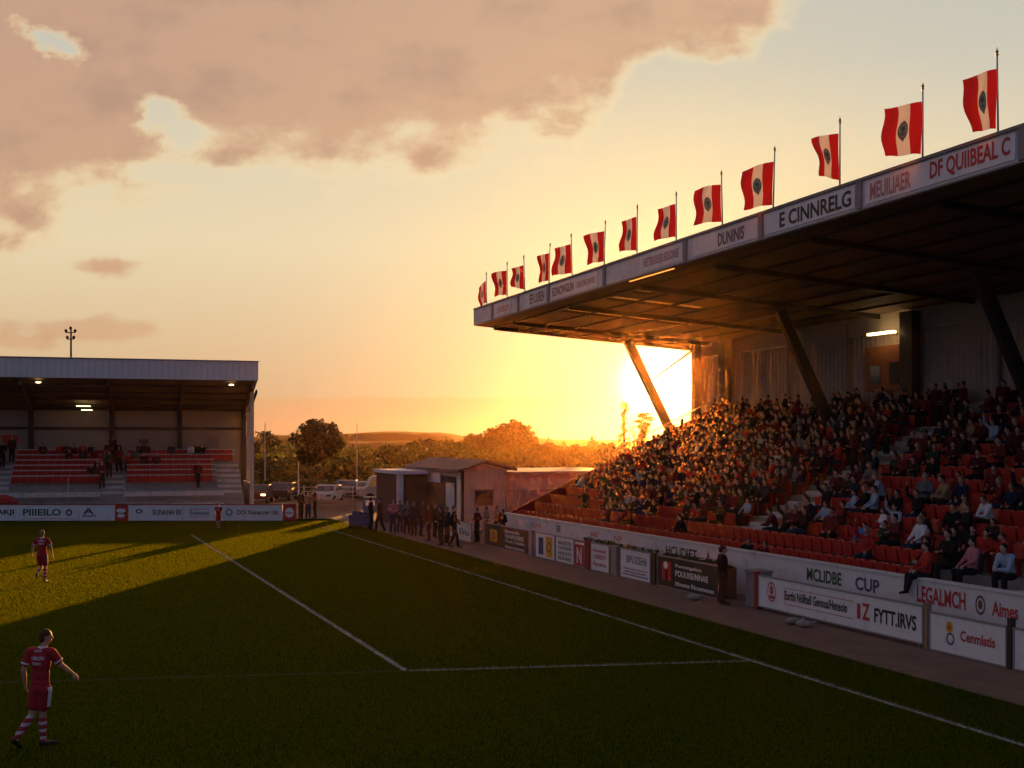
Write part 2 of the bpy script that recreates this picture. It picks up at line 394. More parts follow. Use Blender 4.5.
# ------------------------------------------------------------------ ground, pitch, path, lines, hills
structure(MB().add([(-1450, -110, -.02), (1450, -110, -.02), (1450, 1250, -.02), (-1450, 1250, -.02)], [(0, 1, 2, 3)]).build('ground', earth))
p_ = MB()
c1 = P1(16.65, -5); c2 = P1(16.65, 73)
p_.add([(-60, -14, 0), c1, c2, (-60, c2.y, 0)], [(0, 1, 2, 3)])
structure(p_.build('pitch', turf))
p_ = MB(); p_.add([(16.65, -5, -.008), (20.6, -5, -.008), (20.6, 56, -.008), (60, 56, -.008), (60, 140, -.008), (-20, 140, -.008), (-20, 73.0, -.008), (16.65, 73.0, -.008)], [(0, 1, 2, 7), (2, 3, 4, 5, 6, 7)])
structure(p_.build('path', path_m, fr=F1))
faint_m = mat('worn_line_paint', (.12, .13, .085), .9, .1, var=.4, scale=2, dirt=((.03, .045, .01), 2.2, .85))
def strip(name, a, b, wd, fr=F1):
    a, b = Vector((*a, 0)), Vector((*b, 0)); d = (b - a).normalized(); n = Vector((-d.y, d.x, 0)) * wd / 2
    z = Vector((0, 0, .006 if wd > .1 else .004))
    k = MB()
    N = 60
    for i in range(N):
        p, q = a.lerp(b, i / N), a.lerp(b, (i + 1) / N)
        k.add([p - n + z, q - n + z, q + n + z, p + n + z], [(0, 1, 2, 3)])
    return structure(k.build(name, faint_m if name == 'goal_line' else line_m, fr=fr))
strip('touchline', (14.5, 2), (14.5, 66), .10)
strip('penalty_line', (7.1, 24.3), (7.1, 63), .12)
strip('goal_line', (-28, 32.2), (7.02, 24.28), .075)
strip('goal_area_line', (7.18, 24.24), (14.43, 22.6), .085)
strip('goal_line', (9.5, 62.5), (14.4, 62.5), .08)
def grass():
    """every blade a small upright triangle standing on the pitch; blades on the markings are whitened"""
    import numpy as np
    rng = np.random.default_rng(7); ct, sn = math.cos(TH1), math.sin(TH1); P = []
    for (y0, y1, dens, wd) in ((16.5, 25, 1700, .009), (25, 34, 1150, .012), (34, 48, 750, .017), (48, 71.7, 480, .026)):
        x0, x1 = -.50 * y1, .50 * y1; n = int(dens * (x1 - x0) * (y1 - y0)); q = rng.uniform((x0, y0), (x1, y1), (n, 2))
        w = q[:, 0] * ct + q[:, 1] * sn; ok = (w < 16.6 + rng.normal(0, .05, n)) & (q[:, 0] > -.50 * q[:, 1] - 1) & (q[:, 0] < .52 * q[:, 1] + 1)
        P.append(np.column_stack([q[ok], np.full(ok.sum(), wd)]))
    P = np.concatenate(P); n = len(P); x, y, wd = P.T
    u = -x * sn + y * ct; w = x * ct + y * sn
    a = rng.uniform(0, 2 * np.pi, n); h = rng.uniform(.030, .062, n); lean = rng.uniform(0, .035, n); la = rng.uniform(0, 2 * np.pi, n)
    co = np.zeros((n, 3, 3)); co[:, 0] = np.column_stack([x - np.cos(a) * wd / 2, y - np.sin(a) * wd / 2, np.zeros(n)]); co[:, 1] = np.column_stack([x + np.cos(a) * wd / 2, y + np.sin(a) * wd / 2, np.zeros(n)])
    co[:, 2] = np.column_stack([x + np.cos(la) * lean, y + np.sin(la) * lean, h])
    me = bpy.data.meshes.new('grass'); me.vertices.add(3 * n); me.vertices.foreach_set('co', co.reshape(-1)); me.loops.add(3 * n); me.loops.foreach_set('vertex_index', np.arange(3 * n, dtype=np.int32))
    me.polygons.add(n); me.polygons.foreach_set('loop_start', np.arange(0, 3 * n, 3, dtype=np.int32)); me.polygons.foreach_set('loop_total', np.full(n, 3, dtype=np.int32))
    mi = np.zeros(n, dtype=np.int32); mi[(np.abs(w - 14.5) < .06) & (u < 66)] = 1; mi[(np.abs(w - 7.1) < .07) & (u > 24.3) & (u < 63)] = 1
    t = (w + 28) / 42.43; gu = 32.2 + t * (22.6 - 32.2); mi[(np.abs(u - gu) < .05) & (w < 7.1)] = 2; mi[(np.abs(u - gu) < .055) & (w > 7.1) & (w < 14.43)] = 1
    mi[(mi == 1) & (rng.random(n) < .25)] = 0
    me.polygons.foreach_set('material_index', mi); me.update(calc_edges=True); me.validate()
    for m_ in (blade_m, line_m, faint_m): me.materials.append(m_)
    o = bpy.data.objects.new('grass', me); COL.objects.link(o); tag(o, 'short mown grass covering the pitch, gold where the low sun reaches', 'grass', kind='stuff')
grass()
def ridge(name, Y, prof, m, depth=300):
    k = MB(); pts = []
    for i in range(-60, 141):
        px = -600 + i * 0; 
    n = 220
    for i in range(n):
        px = -700 + i * 2600 / (n - 1)
        for j in range(len(prof) - 1):
            if prof[j][0] <= px <= prof[j + 1][0]:
                t = (px - prof[j][0]) / (prof[j + 1][0] - prof[j][0]); t = t * t * (3 - 2 * t); y = prof[j][1] * (1 - t) + prof[j + 1][1] * t; break
        y += .5 * math.sin(px * .11) * math.sin(px * .031) + random.uniform(-.22, .22)
        pts.append((at(px, Y).x, CAM_H + (440 - y) * Y / F_PX))
    rows = []
    for r, (dy, s) in enumerate(((-depth, 0), (-depth * .55, .45), (-depth * .2, .85), (0, 1), (depth * .3, .7), (depth, 0))):
        rows.append([(x, Y + dy, max(-.5, z * s + (random.uniform(-.6, .6) if 0 < s < 1 else 0)) - .2 * (s == 0)) for x, z in pts])
    v = [p for r in rows for p in r]; f = [(r * n + i, r * n + i + 1, (r + 1) * n + i + 1, (r + 1) * n + i) for r in range(5) for i in range(n - 1)]
    return structure(k.add(v, f).build(name, m, smooth=True))
hill_m = mat('wooded_hill', (.035, .042, .016), .95, .05, var=.5, scale=.03)
ridge('far_hills', 640, [(-700, 440), (100, 439), (240, 437), (285, 435), (340, 434), (392, 431), (440, 433), (475, 437), (520, 437), (575, 440), (640, 441), (760, 438), (1000, 436), (1900, 438)], hill_m, 140)
ridge('near_hills', 480, [(-700, 446), (230, 446), (340, 442), (400, 441), (450, 443), (520, 446), (600, 448), (1900, 446)], hill_m, 70)

# ------------------------------------------------------------------ trees
def leaves(k, clumps, per, size, rnd):
    for (c, r) in clumps:
        for _ in range(per):
            d = Vector((rnd.gauss(0, 1), rnd.gauss(0, 1), rnd.gauss(0, 1))).normalized() * rnd.random() ** .45
            p = c + Vector((d.x * r[0], d.y * r[1], d.z * r[2])); s = size * rnd.uniform(.55, 1.35)
            a = Vector((rnd.gauss(0, 1), rnd.gauss(0, 1), rnd.gauss(0, .7))).normalized(); b = a.orthogonal().normalized(); b = (b * math.cos(t := rnd.uniform(0, 6.3)) + a.cross(b) * math.sin(t))
            k.add([p - a * s * .5, p + b * s * .36, p + a * s * .5, p - b * s * .36], [(0, 1, 2, 3)])
def tree(name, px, base_y_world, ytop, wpx, m, label, kind='round', ncl=46, per=46, seed=1, group=None, trunk_frac=.25, leaf=None, zbase=0.0):
    rnd = random.Random(seed); Y = base_y_world; b = at(px, Y); h = CAM_H + (440 - ytop) * Y / F_PX; wr = wpx / 2 / F_PX * Y
    root = empty(name, label, 'tree', b, group=group)
    tk = MB(); tr = max(.10, h * .022)
    tk.tube([b, b + Vector((.1, 0, h * .35)), b + Vector((-.05, .05, h * .8))], [tr, tr * .8, tr * .25], 8)
    cl = []
    if kind == 'round':
        z0 = h * trunk_frac; rz = (h - z0) / 2; cz = z0 + rz
        for i in range(ncl):
            d = Vector((rnd.gauss(0, 1), rnd.gauss(0, 1), rnd.gauss(0, 1))).normalized() * (rnd.uniform(.45, 1.0))
            tp = 1 - .35 * max(0, d.z)
            r = rnd.uniform(.16, .30); p = b + Vector((d.x * wr * .86 * tp, d.y * wr * .86 * tp, cz + d.z * rz * .84))
            cl.append((p, (wr * r, wr * r, wr * r * .8)))
        for i in range(7):
            q = cl[i * (len(cl) // 7)][0]; tk.tube([b + Vector((0, 0, h * rnd.uniform(.2, .45))), b.lerp(q, .5) + Vector((0, 0, .2 * h * .5)), q], [tr * .5, tr * .3, .02], 5)
    elif kind == 'conifer':
        for i in range(ncl):
            t = (i + rnd.random()) / ncl; rr = wr * (1 - t) ** .8 + .12 * wr
            a = rnd.uniform(0, 6.3); p = b + Vector((math.cos(a) * rr * .6, math.sin(a) * rr * .6, h * (trunk_frac + (1 - trunk_frac) * t)))
            cl.append((p, (rr * .5, rr * .5, h * .035)))
        tk.tube([b, b + Vector((0, 0, h * .98))], [tr * .8, .03], 6)
    elif kind == 'wispy':
        for i in range(ncl):
            t = (i + rnd.random()) / ncl; rr = wr * (.55 + .45 * math.sin(t * 9 + seed)) * (1 - .35 * t)
            a = rnd.uniform(0, 6.3); p = b + Vector((math.cos(a) * rr * .7, math.sin(a) * rr * .7, h * (trunk_frac + (1 - trunk_frac) * t)))
            cl.append((p, (wr * .32, wr * .32, h * .022)))
            tk.tube([b + Vector((0, 0, p.z - .1 * h)), p], [.05, .02], 4)
        tk.tube([b, b + Vector((0, 0, h * .98))], [tr * .8, .03], 6)
    tk.build('trunk', bark, root, smooth=True)
    k = MB(); leaves(k, cl, per, leaf or wr * .13, rnd); k.build('crown', m, root)
    return root
tree('deciduous_tree', 318, 135, 410, 62, leaf_dark, 'tall dark broad tree standing alone left of the clubhouse', ncl=70, per=70, seed=3, trunk_frac=.12)
tree('deciduous_tree', 266, 210, 427, 36, leaf_dark, 'distant small round tree just right of the far stand', seed=4, trunk_frac=.1)
tree('deciduous_tree', 510, 300, 419, 62, leaf_dark, 'large rounded dark tree rising behind the clubhouse flat roof', ncl=70, per=70, seed=5, trunk_frac=.05)
tree('deciduous_tree', 474, 310, 431, 36, leaf_green, 'middling round tree left of the large rounded tree', seed=6, trunk_frac=.05)
tree('deciduous_tree', 446, 330, 438, 34, leaf_warm, 'pale low tree near the middle of the treeline', seed=7, trunk_frac=.05)
tree('conifer_tree', 548, 320, 437, 13, leaf_green, 'pointed conifer next to the large rounded tree', 'conifer', 40, 40, 8, trunk_frac=.1)
tree('conifer_tree', 564, 340, 441, 10, leaf_green, 'smallest pointed conifer of the treeline', 'conifer', 40, 40, 9, trunk_frac=.1)
tree('conifer_tree', 593, 330, 436, 18, leaf_green, 'broad conifer just left of the slender backlit tree', 'conifer', 44, 40, 10, trunk_frac=.1)
tree('slender_tree', 624, 190, 402, 17, leaf_warm, 'very tall slender tree backlit by the sun', 'wispy', 64, 60, 11, trunk_frac=.12)
tree('slender_tree', 643, 195, 413, 30, leaf_warm, 'wispy backlit tree between slender tree and roof strut', 'wispy', 64, 60, 12, trunk_frac=.1)
tree('slender_tree', 634, 215, 424, 12, leaf_warm, 'short wispy tree between the two backlit slender trees', 'wispy', 30, 30, 13, trunk_frac=.1)
for i, (px, Y, yt, w, m, lb) in enumerate([
    (262, 120, 452, 34, leaf_green, 'broad green bush beside the far stand end column'), (284, 115, 456, 34, leaf_warm, 'olive bush left of the tall dark tree'),
    (345, 125, 452, 36, leaf_green, 'rounded bush hugging the right foot of the tall dark tree'), (375, 140, 455, 34, leaf_warm, 'olive bush behind the thin mast'),
    (402, 150, 450, 34, leaf_green, 'green bush over the clubhouse annexe roof'), (428, 170, 448, 34, leaf_warm, 'olive bush above the ridge end of the clubhouse'),
    (322, 96, 483, 30, leaf_warm, 'low yellowish shrub behind the parked silver car')]):
    tree('bush', px, Y, yt, w, m, lb, ncl=34, per=44, seed=20 + i, trunk_frac=.02)['category'] = 'bush'
for i, (px, Y, yt, w, m, lb) in enumerate([(392, 185, 441, 44, leaf_green, 'spreading green tree above the annexe end of the treeline'), (421, 270, 437, 46, leaf_dark, 'dark spreading tree over the clubhouse ridge'), (541, 200, 441, 40, leaf_green, 'low spreading tree right of the large rounded tree'),
    (578, 200, 443, 40, leaf_warm, 'olive spreading tree between the two conifers'), (609, 190, 441, 34, leaf_green, 'spreading tree at the foot of the slender backlit tree'), (495, 265, 436, 40, leaf_dark, 'dark tree merging into the left side of the large rounded tree')]):
    tree('deciduous_tree', px, Y, yt, w, m, lb, ncl=56, per=60, seed=120 + i, trunk_frac=.02)
wk = MB(); rw = random.Random(77)
for i in range(330):
    px = rw.uniform(225, 760); Y = rw.uniform(160, 330); yt = rw.uniform(441, 456); b = at(px, Y); h = CAM_H + (440 - yt) * Y / F_PX; h = max(h, 1.6)
    leaves(wk, [(b + Vector((rw.uniform(-3, 3), 0, h * rw.uniform(.25, .72))), (rw.uniform(1.6, 3.4), 2.4, h * .34)) for _ in range(3)], 40, .75, rw)
tag(wk.build('distant_woodland', leaf_green), 'distant low belt of woodland along the foot of the hills', 'woodland', kind='stuff')

# ------------------------------------------------------------------ right grandstand
U0, U1 = 9.0, 54.0           # near and far end of the terrace
NROW, W0, Z0, DW, DZ = 14, 21.3, .65, .8, .36
WR = 32.7                    # rear wall
def row_w(r): return W0 + DW * r
def row_z(r): return Z0 + DZ * r
stand = empty('grandstand', 'large cantilever grandstand packed with spectators under a flagged roof', 'grandstand', (20.5, U1, 0), fr=F1)
# terrace: stepped solid
poly = [(20.62, 0), (20.62, Z0)]
for r in range(NROW):
    poly += [(row_w(r) + .4, row_z(r)), (row_w(r) + .4, row_z(r + 1))] if r < NROW - 1 else [(WR, row_z(r)), (WR, 0)]
t = MB().prism([(w, z) for w, z in poly], 1, U0, U1 - .12)
t.build('terrace', conc, stand, F1)
# stairway with half steps
sw = MB()
for r in range(2, NROW):
    a, b = (row_w(r - 1) + .42, row_w(r) + .38)
    sw.box(a - .02, b, 34.55, 37.1, row_z(r - 1) + .004, row_z(r) + .02)
    sw.box(a - .40, a - .021, 34.55, 37.1, row_z(r - 1) + .004, row_z(r - 1) + DZ * .5)
sw.build('stairway', conc_pale, stand, F1)
# nosing on concrete ledge at near end
ld = MB(); ld.box(20.64, 21.2, U0, 25.6, Z0 + .004, Z0 + .42); ld.box(21.3, 21.75, U0, 22.2, Z0 + .004, Z0 + .62)
ld.build('ledge', conc_pale, stand, F1)
# front wall
wall_top = 1.36
fw = MB().box(20.42, 20.6, U0, U1 - .5, 0, wall_top); fw.box(20.39, 20.63, U0, U1 - .5, wall_top + .002, wall_top + .05)
front_wall = fw.build('front_wall', white_wall, stand, F1)
pl_wall = lambda w: (lambda a, z, t: Vector((w - t, a, z)))
pw = pl_wall(20.42)
def lettering(parent, body, u_left, u_right, z0, z1, plane, color, fr=F1, name='lettering'):
    return MB().text(body, (u_left, u_right, z0, z1), plane).build(name, ink[color], parent, fr)
for body, ul, ur, z0, z1, c in (('MCLIDBE', 28.95, 27.35, .84, 1.20, 'green'), ('HCLIDIET', 37.3, 35.15, .82, 1.16, 'green'), ('LEGALMCH', 24.3, 22.6, .80, 1.22, 'red'),
                                ('CUP', 26.75, 25.75, .82, 1.18, 'blue'), ('Aimes', 21.75, 20.95, .80, 1.14, 'red'), ('ME', 43.5, 42.8, .98, 1.20, 'pink'), ('NP', 41.4, 40.7, .98, 1.20, 'pink'), ('GE', 47.0, 46.5, .95, 1.22, 'green'), ('DUNE', 49.7, 48.6, .95, 1.18, 'pink')):
    lettering(front_wall, body, ul, ur, z0, z1, pw, c)
em = MB(); em.disc(22.12, .99, .16, .23, pw, r_in=.75); em.disc(22.12, 1.0, .07, .11, pw); em.build('emblem', ink['brown'], front_wall, F1); em = MB(); em.disc(34.45, .92, .16, .05, pw); em.add([pw(34.5, .97, .004), pw(34.32, .97, .004), pw(34.44, 1.24, .004)], [(0, 1, 2)])
em.build('emblem', ink['brown'], front_wall, F1)
# raked red end wall
ew = [(20.42, 0), (20.42, 1.36)]
ew += [(21.0, 1.36), (WR, 1.36 + .452 * (WR - 21.0)), (WR, 0)]
MB().prism(ew, 1, U1 - .11, U1 + .08).build('end_wall', red_paint, stand, F1)
hr = MB()
hz = lambda w: 1.36 + .452 * (w - 21.0)
for w in (26.5, 28, 29.5, 31, 32.4): hr.tube([(w, U1, hz(w)), (w, U1, hz(w) + .42)], .03, 6)
hr.tube([(26.5, U1, hz(26.5) + .42), (32.4, U1, hz(32.4) + .42)], .03, 6)
hr.build('handrail', pole_m, stand, F1)
# rear wall with corrugated sheeting, posts, cream head beam
def corr(u0, u1, z0, z1, w, pitch=.30, dep=.05):
    k = MB(); n = int((u1 - u0) / (pitch / 4)); pr = []
    for i in range(n + 1):
        u = u0 + (u1 - u0) * i / n; pr.append((u, w - (dep if i % 4 in (1, 2) else 0)))
    v = [(x, u, z) for u, x in pr for z in (z0, z1)]
    return k.add(v, [(2 * i, 2 * i + 1, 2 * i + 3, 2 * i + 2) for i in range(n)])
corr(U0, 56.0, row_z(NROW - 1) + .9, 9.32, WR + .12).build('rear_wall', clad, stand, F1)
MB().box(WR + .02, WR + .30, U0, 56.0, 0, row_z(NROW - 1) + .95).build('rear_wall_base', conc_pale, stand, F1)
MB().prism([(9.0, 10.153), (56.0, 10.153), (56.0, 10.02), (56.0, 10.15)][:0] + [(U0, 10.153), (54.0, 10.153), (U0, 10.6)], 0, WR, WR + .15).build('wall_infill', cream, stand, F1)
MB().box(WR - .05, WR + .2, U0, 56.0, 9.27, 10.15).build('head_beam', cream, stand, F1)
for u in (47.8, 43.3, 34.5, 30.0, 25.5): MB().box(WR - .08, WR + .05, u - .07, u + .07, row_z(NROW - 1), 9.9).build('post', trim_m, stand, F1)
for u, wd in ((55.85, .34), (53.0, .62), (39.0, .75), (24.5, .7)): MB().box(WR - .5, WR - .09, u - wd / 2, u + wd / 2, row_z(NROW - 1) if u < 54 else 0, 10.0).build('column', steel_dark, stand, F1)
ob = MB().box(WR - .22, WR - .03, 39.5, 41.9, 6.9, 8.75).build('control_room', mat('orange_panel', (.36, .13, .05), .7, .3, var=.12), stand, F1)
pr_ = pl_wall(WR - .22)
MB().rect(40.9, 41.5, 7.2, 7.95, pr_, .03).build('window', glass_m, ob, F1); MB().rect(39.75, 40.3, 7.2, 8.05, pr_, .03).build('door', steel_dark, ob, F1)
MB().box(WR - .75, WR - .55, 39.5, 41.1, 9.18, 9.28).build('glow_strip', lamp_m, stand, F1)
# roof: sloping slab of sheets with translucent strips, purlins, rafters, fascia
zl = lambda u: 10.72 + (57.7 - u) * .011
zr = lambda w, u: zl(u) - .065 * (w - 20.5)
rf = MB(); sk = []
def slab(k, w0, w1, u0, u1, th0=0., th1=.30):
    v = [(w, u, zr(w, u) + t) for t in (th0, th1) for u in (u0, u1) for w in (w0, w1)]
    k.add(v, [(0, 2, 3, 1), (4, 5, 7, 6), (0, 1, 5, 4), (2, 6, 7, 3), (0, 4, 6, 2), (1, 3, 7, 5)])
holes = [(49.3, 50.1, 22.0, 28.6), (44.5, 45.5, 22.0, 26.5), (42.5, 43.2, 22.0, 22.9)]
WA, WB, UE = 20.62, 33.5, 57.6
segs = [U0, 42.5, 43.2, 44.5, 45.5, 49.3, 50.1, UE]
for a, b in zip(segs[:-1], segs[1:]):
    h = [x for x in holes if x[0] == a]
    if h: slab(rf, WA, h[0][2], a, b); slab(rf, h[0][3], WB, a, b)
    else: slab(rf, WA, WB, a, b)
roof = rf.build('roof', [roof_under], stand, F1)
for (a, b, w0, w1) in holes:
    k = MB(); slab(k, w0 + .003, w1 - .003, a + .003, b - .003, .10, .12); k.build('skylight', skyl, roof, F1)
pu = MB()
for w in [21.6 + 1.6 * i for i in range(8)]:
    p, q = Vector((w, U0, zr(w, U0) - .045)), Vector((w, UE, zr(w, UE) - .045)); pu.bar(p, q, .08, .08)
pu.build('purlin', steel_dark, roof, F1)
for u in (57.4, 54.8, 48.0, 41.2, 35.7, 30.2, 24.7, 19.2):
    p, q = Vector((21.5, u, zr(21.5, u) - .10)), Vector((WB, u, zr(WB, u) - .10))
    k = MB(); k.bar(p, q, .16, .19); k.build('rafter', steel_dark, roof, F1)
def strutbar(u):
    k = MB(); k.bar((27.6, u, zr(27.6, u) - .2), (32.6, u, 1.4 if u > 54 else 4.6 - .2), .30, .46, up=(0, 1, 0)); return k
for u in (54.75, 41.2, 30.2, 19.2):
    k = MB(); a = Vector((27.75, u, zr(27.75, u) - .35)); d = Vector((2.45, 0, -4.55)).normalized()
    k.bar(a, a + d * (9.5 if u > 54 else 6.2), .42, .28, up=(0, 1, 0)); k.build('strut', steel_dark, stand, F1)
k = MB(); k.tube([(29.25, 54.75, 8.0), (31.9, 54.75, 9.75)], .05, 8); k.build('brace', steel_dark, stand, F1)
# fascia panels with signs
fa = MB()
def fas(k, u0, u1, w, dz0, dz1, th=.05):
    v = [(x, u, zl(u) + z) for x in (w, w + th) for u in (u0, u1) for z in (dz0, dz1)]
    k.add(v, [(0, 1, 3, 2), (4, 6, 7, 5), (0, 2, 6, 4), (1, 5, 7, 3), (0, 4, 5, 1), (2, 3, 7, 6)])
fas(fa, U0, UE, 20.5, 0, .74, .11)
fascia = fa.build('fascia', fascia_m, roof, F1)
k = MB(); fas(k, U0, UE, 20.44, .742, .82, .22); fas(k, U0, UE, 20.46, -.05, -.002, .18); k.build('fascia_trim', trim_m, roof, F1)
k = MB(); fas(k, UE + .002, UE + .1, 20.5, 0, .74, .3); 
v = [(w, UE + x, zr(w, UE) + t) for t in (-.05, .42) for x in (.004, .08) for w in (20.62, WB)]
k.add(v, [(0, 2, 3, 1), (4, 5, 7, 6), (0, 1, 5, 4), (2, 6, 7, 3), (0, 4, 6, 2), (1, 3, 7, 5)]); k.build('gable_trim', steel_dark, roof, F1)
pf = lambda a, z, t: Vector((20.5 - t, a, zl(a) + z))
sign_bg = mat('sign_panel', (.82, .81, .82), .5, .3, var=.06, dirt=((.45, .42, .40), 2, .4))
for (ua, ub, txts) in ((54.6, 52.5, [('UDVERLEN', 54.2, 52.7, 'pink', .2, .5)]), (50.6, 48.2, [('EEVUUREN', 50.1, 48.4, 'brown', .14, .6)]), (47.7, 43.0, [('EONOWGUN', 47.5, 45.3, 'brown', .18, .56), ('OEUREVRES', 45.0, 43.2, 'pink', .24, .48)]),
                       (39.4, 36.25, [('NESTERUULERS EOUONSE', 39.1, 36.5, 'pink', .22, .54)]), (35.5, 31.6, [('DUNINIS', 33.9, 32.35, 'brown', .16, .58)]), (31.2, 26.85, [('E CINNRELG', 30.4, 27.0, 'black', .15, .6)]), (26.4, 21.1, [('MEUILIAER', 26.2, 24.6, 'pink', .15, .6), ('DF QUIIBEAL C', 23.9, 21.25, 'red', .14, .64)])):
    k = MB(); k.rect(ua, ub, .07, .68, pf, .025); sp = k.build('sign_panel', sign_bg, fascia, F1)
    pf2 = lambda a, z, t: pf(a, z, t + .025)
    for (bd, u_a, u_b, c, z0, z1) in txts:
        me = MB().text(bd, (u_a, u_b, z0, z1), pf2).build('lettering', ink[c], sp, F1)
for u in (54.9, 51.5, 47.95, 42.4, 36.05, 31.4, 26.65, 20.9):
    k = MB(); fas(k, u - .10, u + .10, 20.44, .01, .735, .055); k.build('fascia_joint', trim_m, fascia, F1)
k = MB(); fas(k, 37.2, 40.6, 20.66, -.085, -.055, .05); k.build('glow_strip', mat('orange_glow', (1, .5, .2), emit=((1, .34, .06), .7)), roof, F1)  # self-glowing strip added to draw the orange streak along the fascia's lower edge

# ------------------------------------------------------------------ flags on the roof
flag_red = mat('flag_red', (.48, .018, .022), .75, .2, var=.08, trans=.14)
flag_white = mat('flag_white', (.76, .73, .71), .75, .2, var=.06, trans=.14)
emb_m = mat('flag_emblem', (.34, .29, .16), .75, .2, var=.7, scale=14, trans=.15)
emb_l = mat('flag_emblem_light', (.58, .52, .38), .75, .2, var=.5, scale=14, trans=.2)
emb_g = mat('flag_emblem_green', (.12, .24, .10), .75, .2, var=.3)
flagspec = [(486, 55.9, 'limp', 1.15), (506, 53.1, 'open', 1.25), (524, 50.85, 'tilt', 1.2), (548, 48.05, 'half', 1.3), (571, 45.6, 'open', 1.3), (603, 42.55, 'open', 1.3), (636, 39.75, 'curl', 1.35), (675, 36.8, 'half', 1.25), (721, 33.75, 'open', 1.3), (772, 30.85, 'open', 1.4), (838, 27.6, 'tilt', 1.42), (921, 24.25, 'open', 1.4), (996, 21.7, 'half', 1.45)]
flaglab = ['limp flag drooping from the far corner of the grandstand roof', 'flat flag directly beside the limp corner flag', 'flag with a slanting fly edge, third from the far roof corner', 'partly furled flag with brown emblem, above the joint of the far sign panels',
           'square hanging flag above the second far sign panel', 'widely opened flag standing clear above the plain fascia bay', 'curled flag twisted on its pole in mid roof', 'half open flag above the faded pink roof sign', 'flag above the plain bay left of the DUNINIS sign',
           'flag above the joint between DUNINIS and E CINNRELG signs', 'rippling narrow flag at the right end of the E CINNRELG sign', 'large outspread flag above the red roof lettering', 'half furled flag nearest the camera, at the end of the roof']
def flag(i, u, style, hp, seed):
    rnd = random.Random(seed); b = Vector((20.55, u, zl(u) + .80)); bw = F1 @ b
    root = empty('flag', flaglab[i], 'flag', bw, group='red and white flags along the grandstand roof edge')
    top = hp + .38
    root.rotation_euler = (rnd.uniform(-.03, .03), rnd.uniform(-.035, .035), 0)
    MB().tube([bw, bw + Vector((0, 0, top))], [.026, .02], 8).build('pole', pole_m, root, smooth=True)
    k = MB(); k.ell(bw + Vector((0, 0, top + .05)), (.035, .035, .055), 8, 6); k.ell(bw + Vector((0, 0, top - .02)), (.045, .045, .018), 8, 4); k.tube([bw + Vector((0, 0, top + .09)), bw + Vector((0, 0, top + .16))], [.014, .003], 6); k.build('finial', brass, root, smooth=True)
    W = {'open': .95, 'half': .72, 'tilt': .78, 'curl': .62, 'limp': .55}[style] * (1 if i > 7 else .86 if i > 4 else .74); H = hp * .93; z1 = top - .30 - rnd.uniform(0, .05)
    droop = {'open': .22, 'half': .26, 'tilt': .22, 'curl': .34, 'limp': .85}[style]; narrow = {'tilt': .22, 'curl': .10}.get(style, .03)
    amp = {'open': .12, 'half': .20, 'tilt': .16, 'curl': .26, 'limp': .16}[style]; ph = rnd.uniform(0, 6); yaw = rnd.uniform(-.35, .45)
    def S(s, t, off=0.0):   # s along the fly 0..1, t up 0..1
        e = s * W; wob = amp * math.sin(ph + s * 5.2 + t * 1.3) * s ** .7 + .045 * math.sin(9 * s + 4 * t + ph)
        x = -e * math.cos(yaw); y = e * math.sin(yaw) + wob + off
        z = z1 - (1 - t) * H * (1 - narrow * s) - droop * s ** 1.4 * W * (.75 + .25 * t) + .025 * math.sin(7 * s + ph) * s
        x += (1 - t) * narrow * s * .9 * .4 + (1 - t) * s * .26 * W * math.sin(ph * 1.7) + .05 * math.sin(7 * t + ph) * s
        z += .05 * W * math.sin(5 * s + ph) * s
        return bw + Vector((x - .03, y, z))
    cl = MB(); nx, ny = 18, 10
    for a in range(nx):
        for c in range(ny):
            cl.cur = 0 if (a < 6 or a >= 12) else 1
            cl.add([S(a / nx, c / ny), S((a + 1) / nx, c / ny), S((a + 1) / nx, (c + 1) / ny), S(a / nx, (c + 1) / ny)], [(0, 1, 2, 3)])
    clo = cl.build('cloth', [flag_red, flag_white], root, smooth=True)
    for off in (-.007, .007):
        k = MB()
        pe = lambda a, z, t: S(a, z, off)
        k.cur = 0; k.disc(.5, .5, .135, .18, pe, n=24, r_in=.80); k.cur = 2; k.disc(.5, .5, .107, .143, pe, n=20); k.cur = 1; k.disc(.5, .53, .05, .05, lambda a, z, t: S(a, z, off * 1.5), n=12); k.cur = 0
        k.disc(.5, .43, .055, .035, lambda a, z, t: S(a, z, off * 1.5), n=10); k.disc(.5, .665, .045, .022, pe, n=10); k.disc(.5, .315, .035, .03, pe, n=8)
        k.build('emblem', [emb_m, emb_g, emb_l], clo)
for i, (px, u, st, hp) in enumerate(flagspec): flag(i, u, st, hp, 50 + i)

